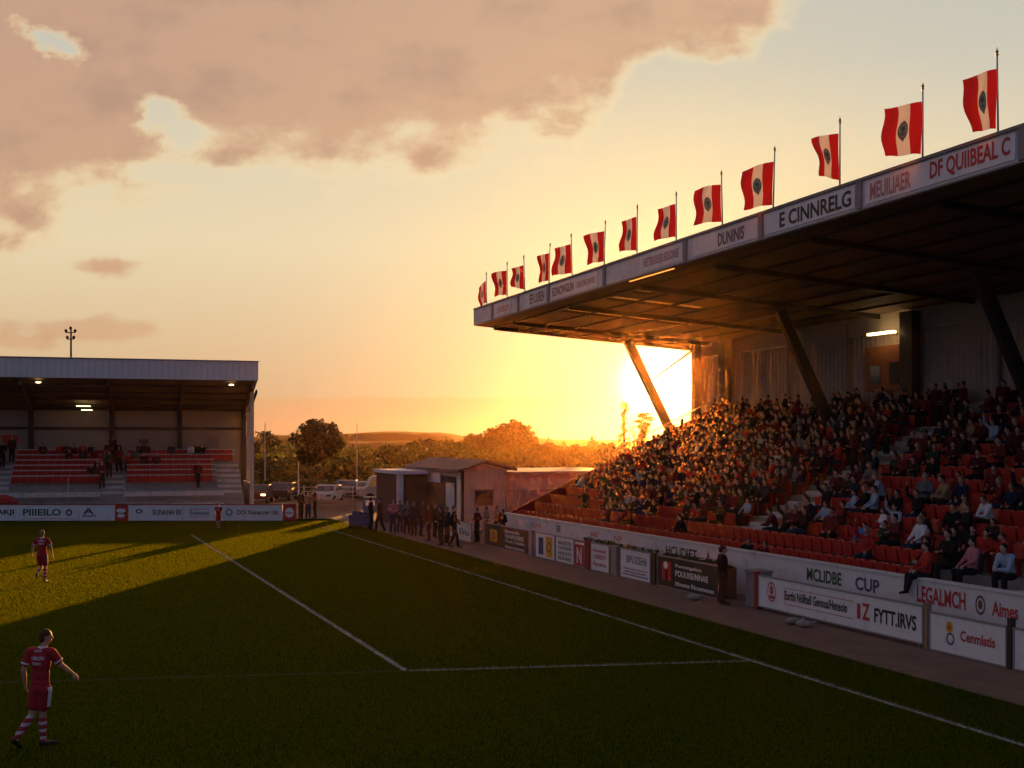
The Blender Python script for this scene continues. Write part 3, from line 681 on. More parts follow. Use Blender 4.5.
# ------------------------------------------------------------------ advertising boards along the path
def pick(c): return ink[c]
def board(label, ua, ub, bg, w=19.1, z0=.04, z1=1.0, items=(), frame=trim_m, group='advertising boards along the path', lean=.0, name='advertising_board'):
    """upright board from u=ua (far) to u=ub (near) facing the pitch"""
    root = empty(name, label, 'board', (w, (ua + ub) / 2, 0), fr=F1, group=group)
    MB().box(w, w + .05, ub, ua, z0, z1).build('panel', bg, root, F1)
    k = MB(); f = .035
    k.box(w - .018, w + .07, ub - .002, ua + .002, z1 + .001, z1 + f); k.box(w - .018, w + .07, ub - .002, ua + .002, z0 - f, z0 - .001)
    k.box(w - .018, w + .07, ua + .003, ua + f, z0 - f, z1 + f); k.box(w - .018, w + .07, ub - f, ub - .003, z0 - f, z1 + f)
    k.box(w + .07, w + .12, ub + .15, ub + .22, 0, z1); k.box(w + .07, w + .12, ua - .22, ua - .15, 0, z1)
    k.build('frame', frame, root, F1)
    pl = pl_wall(w)
    for it in items:
        if it[0] == 't': MB().text(it[1], (it[2], it[3], it[4], it[5]), pl).build('lettering', pick(it[6]), root, F1)
        elif it[0] == 'r': MB().rect(*it[1:5], pl, .004).build('print_panel', pick(it[5]), root, F1)
        elif it[0] == 'd':
            MB().disc(*it[1:5], pl, .005, r_in=it[6]).build('emblem', pick(it[5]), root, F1)
        elif it[0] == 'crest':
            u, z, s, c = it[1:]; k = MB(); k.disc(u, z, .22 * s, .30 * s, pl, r_in=.84); k.disc(u, z + .05 * s, .10 * s, .12 * s, pl, r_in=.5); k.rect(u - .12 * s, u + .12 * s, z - .20 * s, z - .10 * s, pl, .005); k.rect(u - .02 * s, u + .02 * s, z - .08 * s, z + .22 * s, pl, .005); k.build('emblem', pick(c), root, F1)
    return root
def post(label, u, wd, m, w=19.1, h=1.04, cat='post', dp=.12):
    k = MB(); k.box(w - .02, w - .02 + dp, u - wd / 2, u + wd / 2, 0, h); k.box(w - .03, w - .01 + dp, u - wd / 2 - .012, u + wd / 2 + .012, h + .001, h + .03)
    return tag(k.build('fence_post', m, fr=F1, loc=(w, u, 0)), label, cat)
board('dark brown board with four white text lines and yellow emblem', 52.1, 46.85, board_brown, items=[('r', 51.5, 50.6, .25, .78, 'yellow'), ('d', 51.05, .52, .2, .2, 'brown', .6),
      ('t', 'Bankahulls', 49.6, 47.9, .76, .90, 'white'), ('t', 'CHUPUORES', 49.6, 47.4, .52, .70, 'white'), ('t', 'Winds | Unsters', 49.6, 47.3, .30, .46, 'white'), ('t', 'Nenmo lomers', 49.6, 47.3, .09, .22, 'white')])
post('grey post between the brown board and the yellow print', 46.6, .34, trim_m)
board('white board with a big yellow print and blue column', 46.05, 44.1, board_white, items=[('r', 45.75, 45.25, .15, .85, 'blue'), ('r', 45.0, 44.3, .10, .92, 'yellow'), ('d', 44.65, .5, .2, .22, 'brown', .7)])
board('white board filled with four lines of green print', 43.95, 42.25, board_white, items=[('t', 'MAUEZTIS', 43.7, 42.45, .72, .86, 'green'), ('t', 'LUENEIER', 43.7, 42.45, .54, .66, 'green'), ('t', 'HUILOYE', 43.7, 42.45, .32, .46, 'green'), ('t', 'EIUNEES', 43.7, 42.45, .12, .26, 'green')])
board('narrow red board with a white slanting figure', 42.15, 41.25, board_red, items=[('t', 'N', 41.95, 41.5, .15, .75, 'white'), ('r', 42.1, 41.3, .86, .95, 'white')])
post('red striped post left of the red lettered white board', 40.95, .25, red_paint)
board('square white board with red lettering', 40.65, 39.15, board_white, items=[('t', 'Nuoleri', 40.45, 39.35, .70, .84, 'red'), ('t', 'UREST', 40.45, 39.35, .46, .62, 'red'), ('t', 'Ramtlius', 40.45, 39.35, .20, .34, 'red')])
post('grey post between the red lettered board and the ruled board', 38.72, .42, trim_m)
board('white board with black name above two ruled lines', 38.2, 36.0, board_white, items=[('t', 'BPUZEHI', 37.75, 36.25, .56, .82, 'grey'), ('r', 38.0, 36.2, .34, .37, 'brown'), ('t', 'nuinv er-ecurers tlunmene', 37.9, 36.3, .22, .30, 'brown'), ('r', 38.05, 36.15, .12, .17, 'grey')])
post('brown post left of the black three line board', 35.72, .22, board_brown)
board('black board with three white lines and a red figure', 35.45, 31.6, board_black, items=[('r', 35.15, 34.55, .25, .85, 'red'), ('d', 34.9, .74, .14, .12, 'white', 0.), ('r', 34.95, 34.75, .2, .6, 'black'), ('t', 'Puoosttgeltns', 34.25, 32.6, .70, .84, 'white'), ('t', 'POUUISE/NNAE', 34.25, 32.2, .44, .64, 'white'), ('t', 'Itlvome Rinustvono', 34.25, 31.85, .14, .28, 'white')])
k = MB(); k.box(19.2, 19.75, 29.7, 30.25, 0, 1.0); k.box(19.16, 19.79, 29.66, 30.29, 1.002, 1.06)
tag(k.build('utility_box', trim_m, fr=F1, loc=(19.4, 30, 0), bevel=.01), 'grey utility box beside the steward in black', 'box')
post('dark red post at the left end of the long white board', 29.55, .14, red_paint)
board('longest white board with crest and black double name', 29.4, 22.55, board_white, z0=.12, z1=.96, items=[('crest', 28.75, .58, .95, 'red'), ('t', 'Eurthi Nöllteß Genous/Heneoin', 28.1, 25.35, .44, .70, 'black'), ('r', 28.15, 25.1, .76, .775, 'red'), ('r', 28.15, 25.1, .32, .335, 'red'), ('r', 28.15, 28.13, .335, .76, 'red'),
      ('r', 24.95, 24.82, .36, .74, 'red'), ('t', 'Z', 24.75, 24.45, .36, .78, 'red'), ('t', 'FYTT.IRVS', 24.28, 22.75, .36, .72, 'black')])
post('tan wooden post between the long board and orange emblem board', 22.42, .13, wood_post)
board('white board with orange and blue emblem and red name', 22.28, 19.95, board_white, z1=.86, items=[('d', 21.65, .62, .11, .13, 'yellow', 0.), ('d', 21.65, .62, .05, .06, 'red', 0.), ('d', 21.62, .36, .13, .14, 'blue', .7), ('t', 'Cenmlatis', 21.3, 20.25, .36, .60, 'red')])
post('dark post right of the orange emblem board', 19.83, .12, steel_dark)
board('white board cut by the right picture edge', 19.7, 15.6, board_white, z1=.86, items=[('t', 'Gunile', 19.4, 17.6, .15, .5, 'red')])
# low planting behind the boards
hk = MB(); rh = random.Random(5)
for i in range(150):
    u = rh.uniform(31.8, 42.3); leaves(hk, [(Vector((19.62, u, 1.0)), (.14, .12, .10))], 9, .08, rh)
hb = MB(); hb.box(19.45, 19.8, 31.7, 42.4, 0, .93)
pr = empty('planter', 'long low planter of dark clipped greenery behind the boards', 'planter', (19.62, 37, 0), fr=F1)
hb.build('trough', steel_dark, pr, F1); hk.build('plants', leaf_dark, pr, F1)
# barrier run further up the path
def barrier(label, ua, ub, w):
    board(label, ua, ub, board_white, w=w, z0=.1, z1=.95, items=[('t', 'Elnu', ua - .3, ub + .3, .35, .65, 'grey')], name='barrier_board', group='white boards by the concourse')
barrier('scuffed white board right behind the dark coated pair', 54.7, 52.7, 18.6)
barrier('scuffed white board behind the red coated person', 57.6, 55.3, 18.9)
post('tall wooden gate post left of the brown board', 52.35, .22, wood_post, h=1.15)
def small_bag(px, py, label, seed):
    rnd = random.Random(seed); p = pix(px, py); k = MB()
    k.ell(p + Vector((0, 0, .09)), (.22, .13, .10), 14, 8, Matrix.Rotation(rnd.uniform(-.5, .5), 3, 'Z')); k.ell(p + Vector((.17, .02, .09)), (.10, .10, .06), 10, 6); k.tube([p + Vector((.22, 0, .1)), p + Vector((.30, .01, .13))], [.035, .05], 8)
    tag(k.build('sandbag', mat('pale_sacking', (.36, .29, .22), .9, .1, var=.25, scale=8, bump=.4), loc=p, smooth=True), label, 'sandbag', 'small bags on the path')
small_bag(694, 600, 'small pale bag on the path before the black board', 1)
small_bag(793, 624, 'brownish bag on the path before the crest, left of a pair', 2); small_bag(804, 627, 'pale bag on the path, right of a pair', 3)

# ------------------------------------------------------------------ clubhouse
wood_clad = mat('cream_boarding', (.74, .70, .56), .8, .25, var=.12, scale=1.5, dirt=((.24, .18, .13), 1.2, .5))
dark_clad = mat('dark_boarding', (.085, .062, .05), .8, .25, var=.2, scale=2)
shingle = mat('grey_roof_felt', (.17, .14, .13), .85, .2, var=.2, scale=2, bump=.4, bscale=15)
club = empty('clubhouse', 'low cream clubhouse with gabled porch and flat roofed wing', 'building', (20.9, 60.5, 0), fr=F1)
wl = MB(); wl.box(20.9, 23.4, 60.5, 70, 0, 3.25); wl.prism([(20.9, 3.25), (23.4, 3.25), (22.2, 3.56)], 1, 60.5, 70); wl.build('wall', wood_clad, club, F1)
k = MB()
for i in range(16): k.box(20.88, 23.42, 60.47, 60.497, .18 * i + .02, .18 * i + .03)
for i in range(24):
    u = 20.95 + i * .105; k.box(u, u + .02, 60.475, 60.498, .05, 3.2)
k.build('cladding_batten', wood_clad, club, F1)
k = MB()
for (a, b) in (((20.5, 3.14), (22.2, 3.66)), ((22.2, 3.66), (23.85, 3.19))):
    k.add([(a[0], 60.1, a[1]), (b[0], 60.1, b[1]), (b[0], 70.4, b[1]), (a[0], 70.4, a[1]), (a[0], 60.1, a[1] + .14), (b[0], 60.1, b[1] + .14), (b[0], 70.4, b[1] + .14), (a[0], 70.4, a[1] + .14)], [(3, 2, 1, 0), (4, 5, 6, 7), (0, 1, 5, 4), (1, 2, 6, 5), (2, 3, 7, 6), (3, 0, 4, 7)])
k.build('gable_roof', shingle, club, F1)
k = MB(); k.box(20.86, 20.897, 61.6, 69.9, .1, 2.85); k.build('porch_front', dark_clad, club, F1)
k = MB(); k.box(20.80, 20.855, 64.2, 66.6, 2.45, 3.05); k.build('sign_panel', board_white, club, F1)
dr = MB().box(20.78, 20.855, 61.75, 63.1, .05, 2.5).build('door', wood_clad, club, F1)
k = MB(); k.box(20.76, 20.779, 62.1, 62.6, 1.2, 2.3); k.build('glazing', board_white, dr, F1)
MB().box(20.80, 20.93, 60.44, 60.62, 0, 3.2).build('corner_post', dark_clad, club, F1)
an = MB().box(18.9, 20.6, 66.2, 70.8, 0, 2.9).build('annexe', dark_clad, club, F1)
MB().box(18.75, 20.7, 65.9, 71.0, 2.9, 3.1).build('flat_roof', fascia_m, an, F1)
MB().box(18.85, 19.2, 66.0, 66.19, 0, 2.88).build('white_post', board_white, an, F1)
wg = MB().box(23.42, 31.5, 61.2, 69, 0, 2.95).build('wing', wood_clad, club, F1)
MB().box(23.5, 31.8, 60.9, 69.3, 2.952, 3.12).build('flat_roof', cream, wg, F1)
win = MB().box(24.1, 25.6, 61.12, 61.198, 1.1, 2.2).build('window', wood_clad, wg, F1)
k = MB()
for i in range(12): k.box(24.2 + i * .11, 24.27 + i * .11, 61.09, 61.119, 1.2, 2.1)
k.build('shutter', cream, win, F1)
MB().box(24.1, 25.6, 61.13, 61.197, .1, 1.0).build('lower_panel', board_white, wg, F1)
MB().box(23.44, 31.5, 61.15, 61.198, 2.05, 2.1).build('trim', trim_m, wg, F1)

k = MB(); k.tube([(23.3, 60.42, 0), (23.3, 60.42, 3.15)], .04, 8); k.tube([(20.62, 60.3, 3.1), (20.62, 70.3, 3.1)], .05, 8); k.build('downpipe', trim_m, club, F1)
gw = MB().box(21.5, 22.6, 60.43, 60.468, 1.3, 2.2).build('window', trim_m, club, F1); MB().box(21.57, 22.53, 60.41, 60.429, 1.37, 2.13).build('pane', glass_m, gw, F1)
k = MB(); k.box(27.4, 28.3, 61.12, 61.198, .05, 2.0); k.build('door', dark_clad, wg, F1)
# ------------------------------------------------------------------ far left stand
st2 = empty('grandstand', 'smaller shaded grandstand with grey fascia behind the far boards', 'grandstand', (0, 1, 0), fr=F2)
X0, X1 = -21.5, -.6
MB().box(X0, .1, 0, .25, 8.72, 9.92).build('fascia', fascia_blue, st2, F2)
k = MB()
for i in range(54):
    x = X0 + i * .4; k.box(x, x + .015, -.010, -.002, 8.76, 9.86)
k.box(X0, .14, -.06, .3, 9.925, 9.99); k.build('fascia_trim', trim_m, st2, F2)
rz2 = lambda y: 8.78 - .215 * (y - .25)
k = MB()
for (a, b) in (((X0, .28), (.1, 9.2)),):
    v = [(x, y, rz2(y) + t) for t in (0, .16) for y in (.28, 9.2) for x in (X0, .1)]
    k.add(v, [(0, 2, 3, 1), (4, 5, 7, 6), (0, 1, 5, 4), (2, 6, 7, 3), (0, 4, 6, 2), (1, 3, 7, 5)])
rf2 = k.build('roof', mat('stand_roof_lining', (.16, .14, .115), .8, .2, var=.15, scale=.6), st2, F2)
k = MB()
for y in (1.8, 3.6, 5.4, 7.2): k.bar((X0, y, rz2(y) - .09), (.05, y, rz2(y) - .09), .12, .16)
k.build('purlin', steel_dark, rf2, F2)
for x in (-19.6, -14.35, -9.15, -4.6, -.2):
    k = MB(); k.bar((x, .3, rz2(.3) - .3), (x, 9.0, rz2(9.0) - .3), .18, .42); k.build('rafter', steel_dark, rf2, F2)
    MB().box(x - .16, x + .16, 7.95, 8.25, 3.3 if x < -.5 else 0, 7.0).build('column', steel_dark, st2, F2)
k = MB(); k.box(X0, -.3, 8.26, 8.4, 0, 7.0); k.build('rear_wall', mat('buff_wall_panel', (.34, .31, .26), .8, .2, var=.1, scale=.5, dirt=((.2, .18, .15), .6, .5)), st2, F2)  # even buff panel colour with patchy dirt
k = MB(); k.box(X0, -.35, 8.14, 8.24, 5.55, 5.75); k.box(X0, -.35, 8.10, 8.25, 6.88, 7.05); k.build('wall_rail', steel_dark, st2, F2)
MB().box(-2.75, -1.9, 8.2, 8.258, 3.45, 5.1).build('door', mat('grey_door', (.24, .22, .19), .7), st2, F2)
MB().box(-7.35, -6.7, 8.2, 8.258, 3.9, 4.9).build('notice', mat('dark_notice', (.12, .11, .12), .7), st2, F2)
MB().box(-16.2, -15.2, 8.18, 8.258, 4.6, 5.2).build('red_sign', board_red, st2, F2)
n2 = 7; R2 = [(2.0 + .8 * r, 1.35 + .33 * r) for r in range(n2)]
pl_ = [(1.1, 0), (1.1, .9)]
for r, (y, z) in enumerate(R2): pl_ += [(y - .42, pl_[-1][1]), (y - .42, z)]
pl_ += [(8.26, R2[-1][1]), (8.26, 0)]
MB().prism([(y, z) for y, z in pl_], 0, X0, -.7).build('terrace', conc, st2, F2)
k = MB()
for (a, b) in ((-15.1, -9.65), (-8.2, -2.0)): k.box(a, b, .98, 1.09, 1.25, 1.55); k.box(a, b, .985, 1.09, .55, .75)
k.build('front_rail', conc_pale, st2, F2)
for (a, b) in ((-9.6, -8.3), (-16.6, -15.2), (-2.3, -.75)):
    k = MB()
    for r in range(1, n2): k.box(a, b, R2[r][0] - .82, R2[r][0] - .425, R2[r - 1][1] + .004, R2[r - 1][1] + .17)
    k.build('stairway', conc_pale, st2, F2)
k = MB(); k.tube([(-11.6, 1.6, .9), (-11.6, 1.6, 2.4)], .03, 6); k.tube([(-8.2, 1.6, .9), (-8.2, 1.6, 2.3)], .03, 6); k.build('handrail', pole_m, st2, F2)
for r in range(1, n2):
    y, z = R2[r]
    for (a, b) in ((-15.1, -9.7), (-8.1, -2.4 if r < 5 else -.9), (X0, -16.7)):
        k = MB(); k.box(a, b, y + .245, y + .285, z + .80, z + .90); k.build('seat_rail', conc_pale, st2, F2)
# glazed end screen under the roof slope and end posts
k = MB(); k.box(-.28, -.05, 1.4, 1.62, 0, 8.4); k.build('end_post', cream, st2, F2)
k = MB(); k.box(-.2, .2, 5.4, 5.7, 0, 7.6); k.build('end_post', cream, st2, F2)
k = MB(); k.bar((.02, .3, rz2(.3) - .75), (.02, 8.3, rz2(8.3) - .75), .12, .22); k.build('end_rafter', steel_dark, st2, F2)
k = MB(); k.box(-.3, -.2, 1.65, 8.2, 0, 2.0); k.build('end_panel', conc_pale, st2, F2)
for (x, y, z) in ((-13.3, .8, 8.45), (-1.55, .8, 8.45)):
    k = MB(); k.ell((x, y, z), (.17, .10, .055), 10, 6); k.build('lamp', lamp_m, st2, F2)
for (x, y, z, l) in ((-10.9, 6.2, 7.1, .9), (-10.7, 6.6, 6.85, .7)):
    k = MB(); k.box(x - l / 2, x + l / 2, y, y + .1, z, z + .06); k.build('strip_lamp', lamp_m, st2, F2)

# boards before the far stand (parallel to the far touchline as seen)
def fboard(label, xa, xb, bg, items, group='advertising boards along the far end'):
    Y = 71.85
    root = empty('advertising_board', label, 'board', ((xa + xb) / 2, Y, 0), group=group)
    MB().box(xa, xb, Y, Y + .05, .02, .96).build('panel', bg, root)
    k = MB(); k.box(xa, xb, Y - .02, Y + .07, .962, 1.02); k.box(xa + .2, xa + .28, Y + .07, Y + .12, 0, .96); k.box(xb - .28, xb - .2, Y + .07, Y + .12, 0, .96); k.build('frame', red_paint, root)
    pl = lambda a, z, t: Vector((a, Y - t, z))
    for it in items:
        if it[0] == 't': MB().text(it[1], (it[2], it[3], it[4], it[5]), pl).build('lettering', pick(it[6]), root)
        elif it[0] == 'r': MB().rect(*it[1:5], pl, .004).build('print_panel', pick(it[5]), root)
        elif it[0] == 'd': MB().disc(*it[1:5], pl, .005, r_in=it[6]).build('emblem', pick(it[5]), root)
X = lambda px: (px - 512) / F_PX * 71.85
fboard('white far board with wide green PIIIEILO lettering and brown ring', X(-14), X(78), board_white, [('t', 'MAKJI', X(-10), X(14), .3, .7, 'black'), ('t', 'PIIIEILO', X(23), X(61), .32, .72, 'green'), ('d', X(69), .5, .2, .2, 'brown', .5), ('r', X(22), X(77), .12, .15, 'red')])
fboard('white far board with a small blue sailing emblem', X(78.6), X(114.5), board_white, [('t', 'A', X(83), X(94), .4, .78, 'blue'), ('t', 'oun', X(82), X(96), .24, .36, 'blue')])
fboard('small red far board with two white blobs, left one', X(115.2), X(128), board_red, [('d', X(121), .62, .28, .13, 'white', 0.), ('d', X(121), .32, .24, .12, 'white', 0.)])
fboard('white far board with small dark emblem and EUNANH EII lettering', X(128.6), X(182), board_white, [('d', X(139), .58, .2, .14, 'black', .55), ('t', 'EUNANH EII', X(153), X(181), .36, .68, 'green')])
fboard('white far board with framed red print and black ring', X(182.6), X(282.5), board_white, [('r', X(189), X(210), .7, .73, 'red'), ('t', 'Eusuaoen', X(190), X(209), .36, .64, 'grey'), ('r', X(188), X(206), .22, .25, 'red'), ('d', X(229), .52, .22, .22, 'grey', .6), ('t', 'DOI Nunaccer clit,', X(237), X(279), .34, .66, 'green')])
fboard('red far board with round white badge at the end of the row', X(283.1), X(296), board_red, [('d', X(289.5), .5, .27, .3, 'white', 0.), ('t', 'ulilene', X(285.5), X(293.5), .42, .56, 'red')])

# floodlight mast, poles, fence, cars, cart
mast = empty('floodlight_mast', 'floodlight mast with small lamps rising behind the far stand roof', 'floodlight', at(71, 110))
b = at(71, 110); MB().tube([b, b + Vector((0, 0, 15.0))], [.16, .08], 8).build('mast', steel_dark, mast)
k = MB(); k.bar(b + Vector((-.5, 0, 14.7)), b + Vector((.5, 0, 14.7)), .08); k.bar(b + Vector((-.35, 0, 14.1)), b + Vector((.35, 0, 14.1)), .08); k.build('crossarm', steel_dark, mast)
for dx, dz in ((-.42, 14.85), (.0, 15.1), (.42, 14.85), (-.3, 14.25), (.3, 14.25)):
    k = MB(); k.ell(b + Vector((dx, -.1, dz)), (.15, .12, .16), 8, 6); k.build('lamp', steel_dark, mast, smooth=True)
for (px, Y, yt, r0, lab) in ((265, 105, 424, .05, 'thin pale pole before the bushes beside the far stand'), (298.5, 88, 462, .07, 'stout white pole behind the end of the far boards'), (357, 120, 424, .05, 'thin tall mast right of the tall dark tree')):
    b = at(px, Y); h = CAM_H + (440 - yt) * Y / F_PX
    po = empty('pole', lab, 'pole', b); MB().tube([b, b + Vector((0, 0, h))], [r0, r0 * .6], 8).build('shaft', pole_m, po)
    k = MB(); k.cyl(b, r0 * 2.2, .12, 10); k.build('foot', trim_m, po); k = MB(); k.ell(b + Vector((0, 0, h)), (r0, r0, r0), 8, 5); k.build('cap', trim_m, po)
fn = empty('fence', 'low wire fence with thin rails behind the parked cars', 'fence', at(330, 97))
k = MB()
for z in (1.05, .7, .35): k.tube([at(255, 97, z), at(402, 97, z)], .025, 6)
k.build('rail', pole_m, fn)
for i in range(13):
    p = at(255 + i * 12.25, 97); k = MB(); k.tube([p, p + Vector((0, 0, 1.15))], .04, 6); k.build('post', pole_m, fn)
hg = MB(); rg = random.Random(9)
for i in range(90): leaves(hg, [(at(rg.uniform(246, 404), 103 + rg.uniform(-1, 1), rg.uniform(.3, 1.1)), (1.0, .8, .55))], 30, .35, rg)
tag(hg.build('hedge', leaf_dark, loc=at(325, 103)), 'dark hedge behind the low wire fence', 'hedge')
hg = MB()
for i in range(200): leaves(hg, [(at(rg.uniform(238, 425), 126 + rg.uniform(-2, 2), rg.uniform(.3, 2.0)), (1.3, 1.0, .6))], 30, .4, rg)
tag(hg.build('hedge', leaf_green, loc=at(330, 126)), 'taller green hedgerow at the back of the car park', 'hedge')

def car(px, Y, rz, paint, label, L=4.2, lamps=False):
    b = at(px, Y); root = empty('parked_car', label, 'car', b, rz, group='cars parked behind the goal')
    fr = Matrix.Translation(b) @ Matrix.Rotation(rz, 4, 'Z')
    prof = [(-L / 2, .35), (-L / 2, .75), (-L / 2 + .15, .88), (-L * .25, .95), (-L * .12, 1.36), (L * .02, 1.44), (L * .22, 1.40), (L * .38, 1.0), (L / 2 - .1, .92), (L / 2, .7), (L / 2, .35)]
    k = MB(); k.prism(prof, 1, -.82, .82); k.build('body', paint, root, fr, bevel=.06)
    gl = [(-L * .23, .97), (-L * .115, 1.32), (L * .03, 1.385), (L * .20, 1.35), (L * .345, 1.02)]
    k = MB(); k.prism(gl, 1, -.835, .835); k.build('side_window', glass_m, root, fr)
    k = MB(); k.add([(-L * .245, -.7, .985), (-L * .245, .7, .985), (-L * .128, .62, 1.35), (-L * .128, -.62, 1.35)], [(0, 1, 2, 3)]); k.build('windscreen', glass_m, root, fr)
    for sx in (-L * .31, L * .31):
        for sy in (-.80, .80):
            k = MB(); k.tube([(sx, sy - .1, .32), (sx, sy + .1, .32)], .32, 16); wh = k.build('wheel', tyre_m, root, fr)
            k = MB(); k.tube([(sx, sy - .11, .32), (sx, sy + .11, .32)], .18, 12); k.build('rim', chrome, wh, fr)
    for sy in (-.6, .6):
        k = MB(); k.box(-L / 2 - .012, -L / 2 + .05, sy - .17, sy + .17, .62, .76); k.build('headlight', lamp_m if lamps else glass_m, root, fr)
    return root
cw = lambda n, c: mat('car_paint_' + n, c, .6, .25, 0., var=.08)
car(328, 92, R(84), cw('silver', (.34, .34, .36)), 'silver hatchback parked behind the group of three by the boards')
car(366, 100, R(97), cw('white', (.42, .41, .39)), 'white car parked beyond the blue cart')
car(283, 97, R(88), cw('dark', (.03, .03, .036)), 'dark car parked right behind the stout white pole')
car(259, 93, R(94), cw('maroon', (.10, .03, .03)), 'dark red car with glowing lamps next to the far stand', lamps=True)
car(347, 103, R(92), cw('grey', (.20, .20, .21)), 'grey car partly behind the silver hatchback')
bf = empty('board_fence', 'low brown board fence in front of the parked silver hatchback', 'fence', at(332, 82))
k = MB()
for i in range(3): k.box(at(309, 82).x, at(356, 82).x, 81.98, 82.02, .06 + .24 * i, .26 + .24 * i)
k.build('plank', wood_post, bf)
for i in range(5):
    x = at(309 + 11.75 * i, 82).x; k = MB(); k.box(x - .06, x + .06, 82.025, 82.14, 0, .86); k.build('post', wood_post, bf)
# white van beyond the annexe
vb = at(381, 96); van = empty('parked_van', 'pale van standing left of the clubhouse annexe', 'van', vb, R(15)); fv = Matrix.Translation(vb) @ Matrix.Rotation(R(15), 4, 'Z')
k = MB(); k.prism([(-1.6, .4), (-1.6, 1.0), (-1.2, 1.15), (-.8, 1.9), (-.6, 2.0), (1.6, 2.0), (1.6, .4)], 1, -.85, .85); k.build('body', cw('van', (.36, .32, .29)), van, fv, bevel=.05)
k = MB(); k.prism([(-1.1, 1.2), (-.76, 1.8), (-.2, 1.8), (-.2, 1.2)], 1, -.87, .87); k.build('side_window', glass_m, van, fv)
for sx in (-1.0, 1.0):
    for sy in (-.8, .8):
        k = MB(); k.tube([(sx, sy - .1, .33), (sx, sy + .1, .33)], .33, 14); k.build('wheel', tyre_m, van, fv)
blue = mat('blue_plastic', (.035, .10, .20), .55, .4, var=.15)
cb = pix(360, 527.5); cart = empty('equipment_cart', 'blue equipment cart at the corner of the pitch', 'cart', cb)
fcart = Matrix.Translation(cb) @ Matrix.Rotation(R(8), 4, 'Z')
k = MB(); k.box(-.62, .62, -.4, .4, .12, .66); k.build('bin', blue, cart, fcart, bevel=.03)
k = MB(); k.box(-.66, .66, -.44, .44, .662, .72); k.build('rim', blue, cart, fcart)
k = MB(); k.ell((-.15, 0, .78), (.3, .3, .16), 10, 6); k.ell((.3, .05, .76), (.2, .25, .12), 10, 6); k.build('load', mat('dark_blue_cloth', (.04, .06, .12), .9), cart, fcart, smooth=True)
for x in (-.5, .5):
    for y in (-.3, .3):
        k = MB(); k.tube([(x, y - .05, .12), (x, y + .05, .12)], .12, 12); k.build('wheel', tyre_m, cart, fcart)
k = MB(); k.tube([(-.64, -.3, .5), (-.95, -.3, .75), (-.95, .3, .75), (-.64, .3, .5)], .025, 6); k.tube([(-.95, -.3, .75), (-.95, -.3, .02)], .025, 6); k.build('handle', trim_m, cart, fcart)
bb = at(371, 80); bx = empty('kit_box', 'squat blue kit box standing behind the blue cart', 'box', bb)
fb = Matrix.Translation(bb)
k = MB(); k.box(-.5, .5, -.4, .4, .05, 1.0); k.build('body', blue, bx, fb, bevel=.03); k = MB(); k.box(-.52, .52, -.42, .42, 1.003, 1.06); k.build('lid', blue, bx, fb)
k = MB(); k.box(-.3, .3, -.43, -.402, .5, .85); k.build('label_plate', board_white, bx, fb)

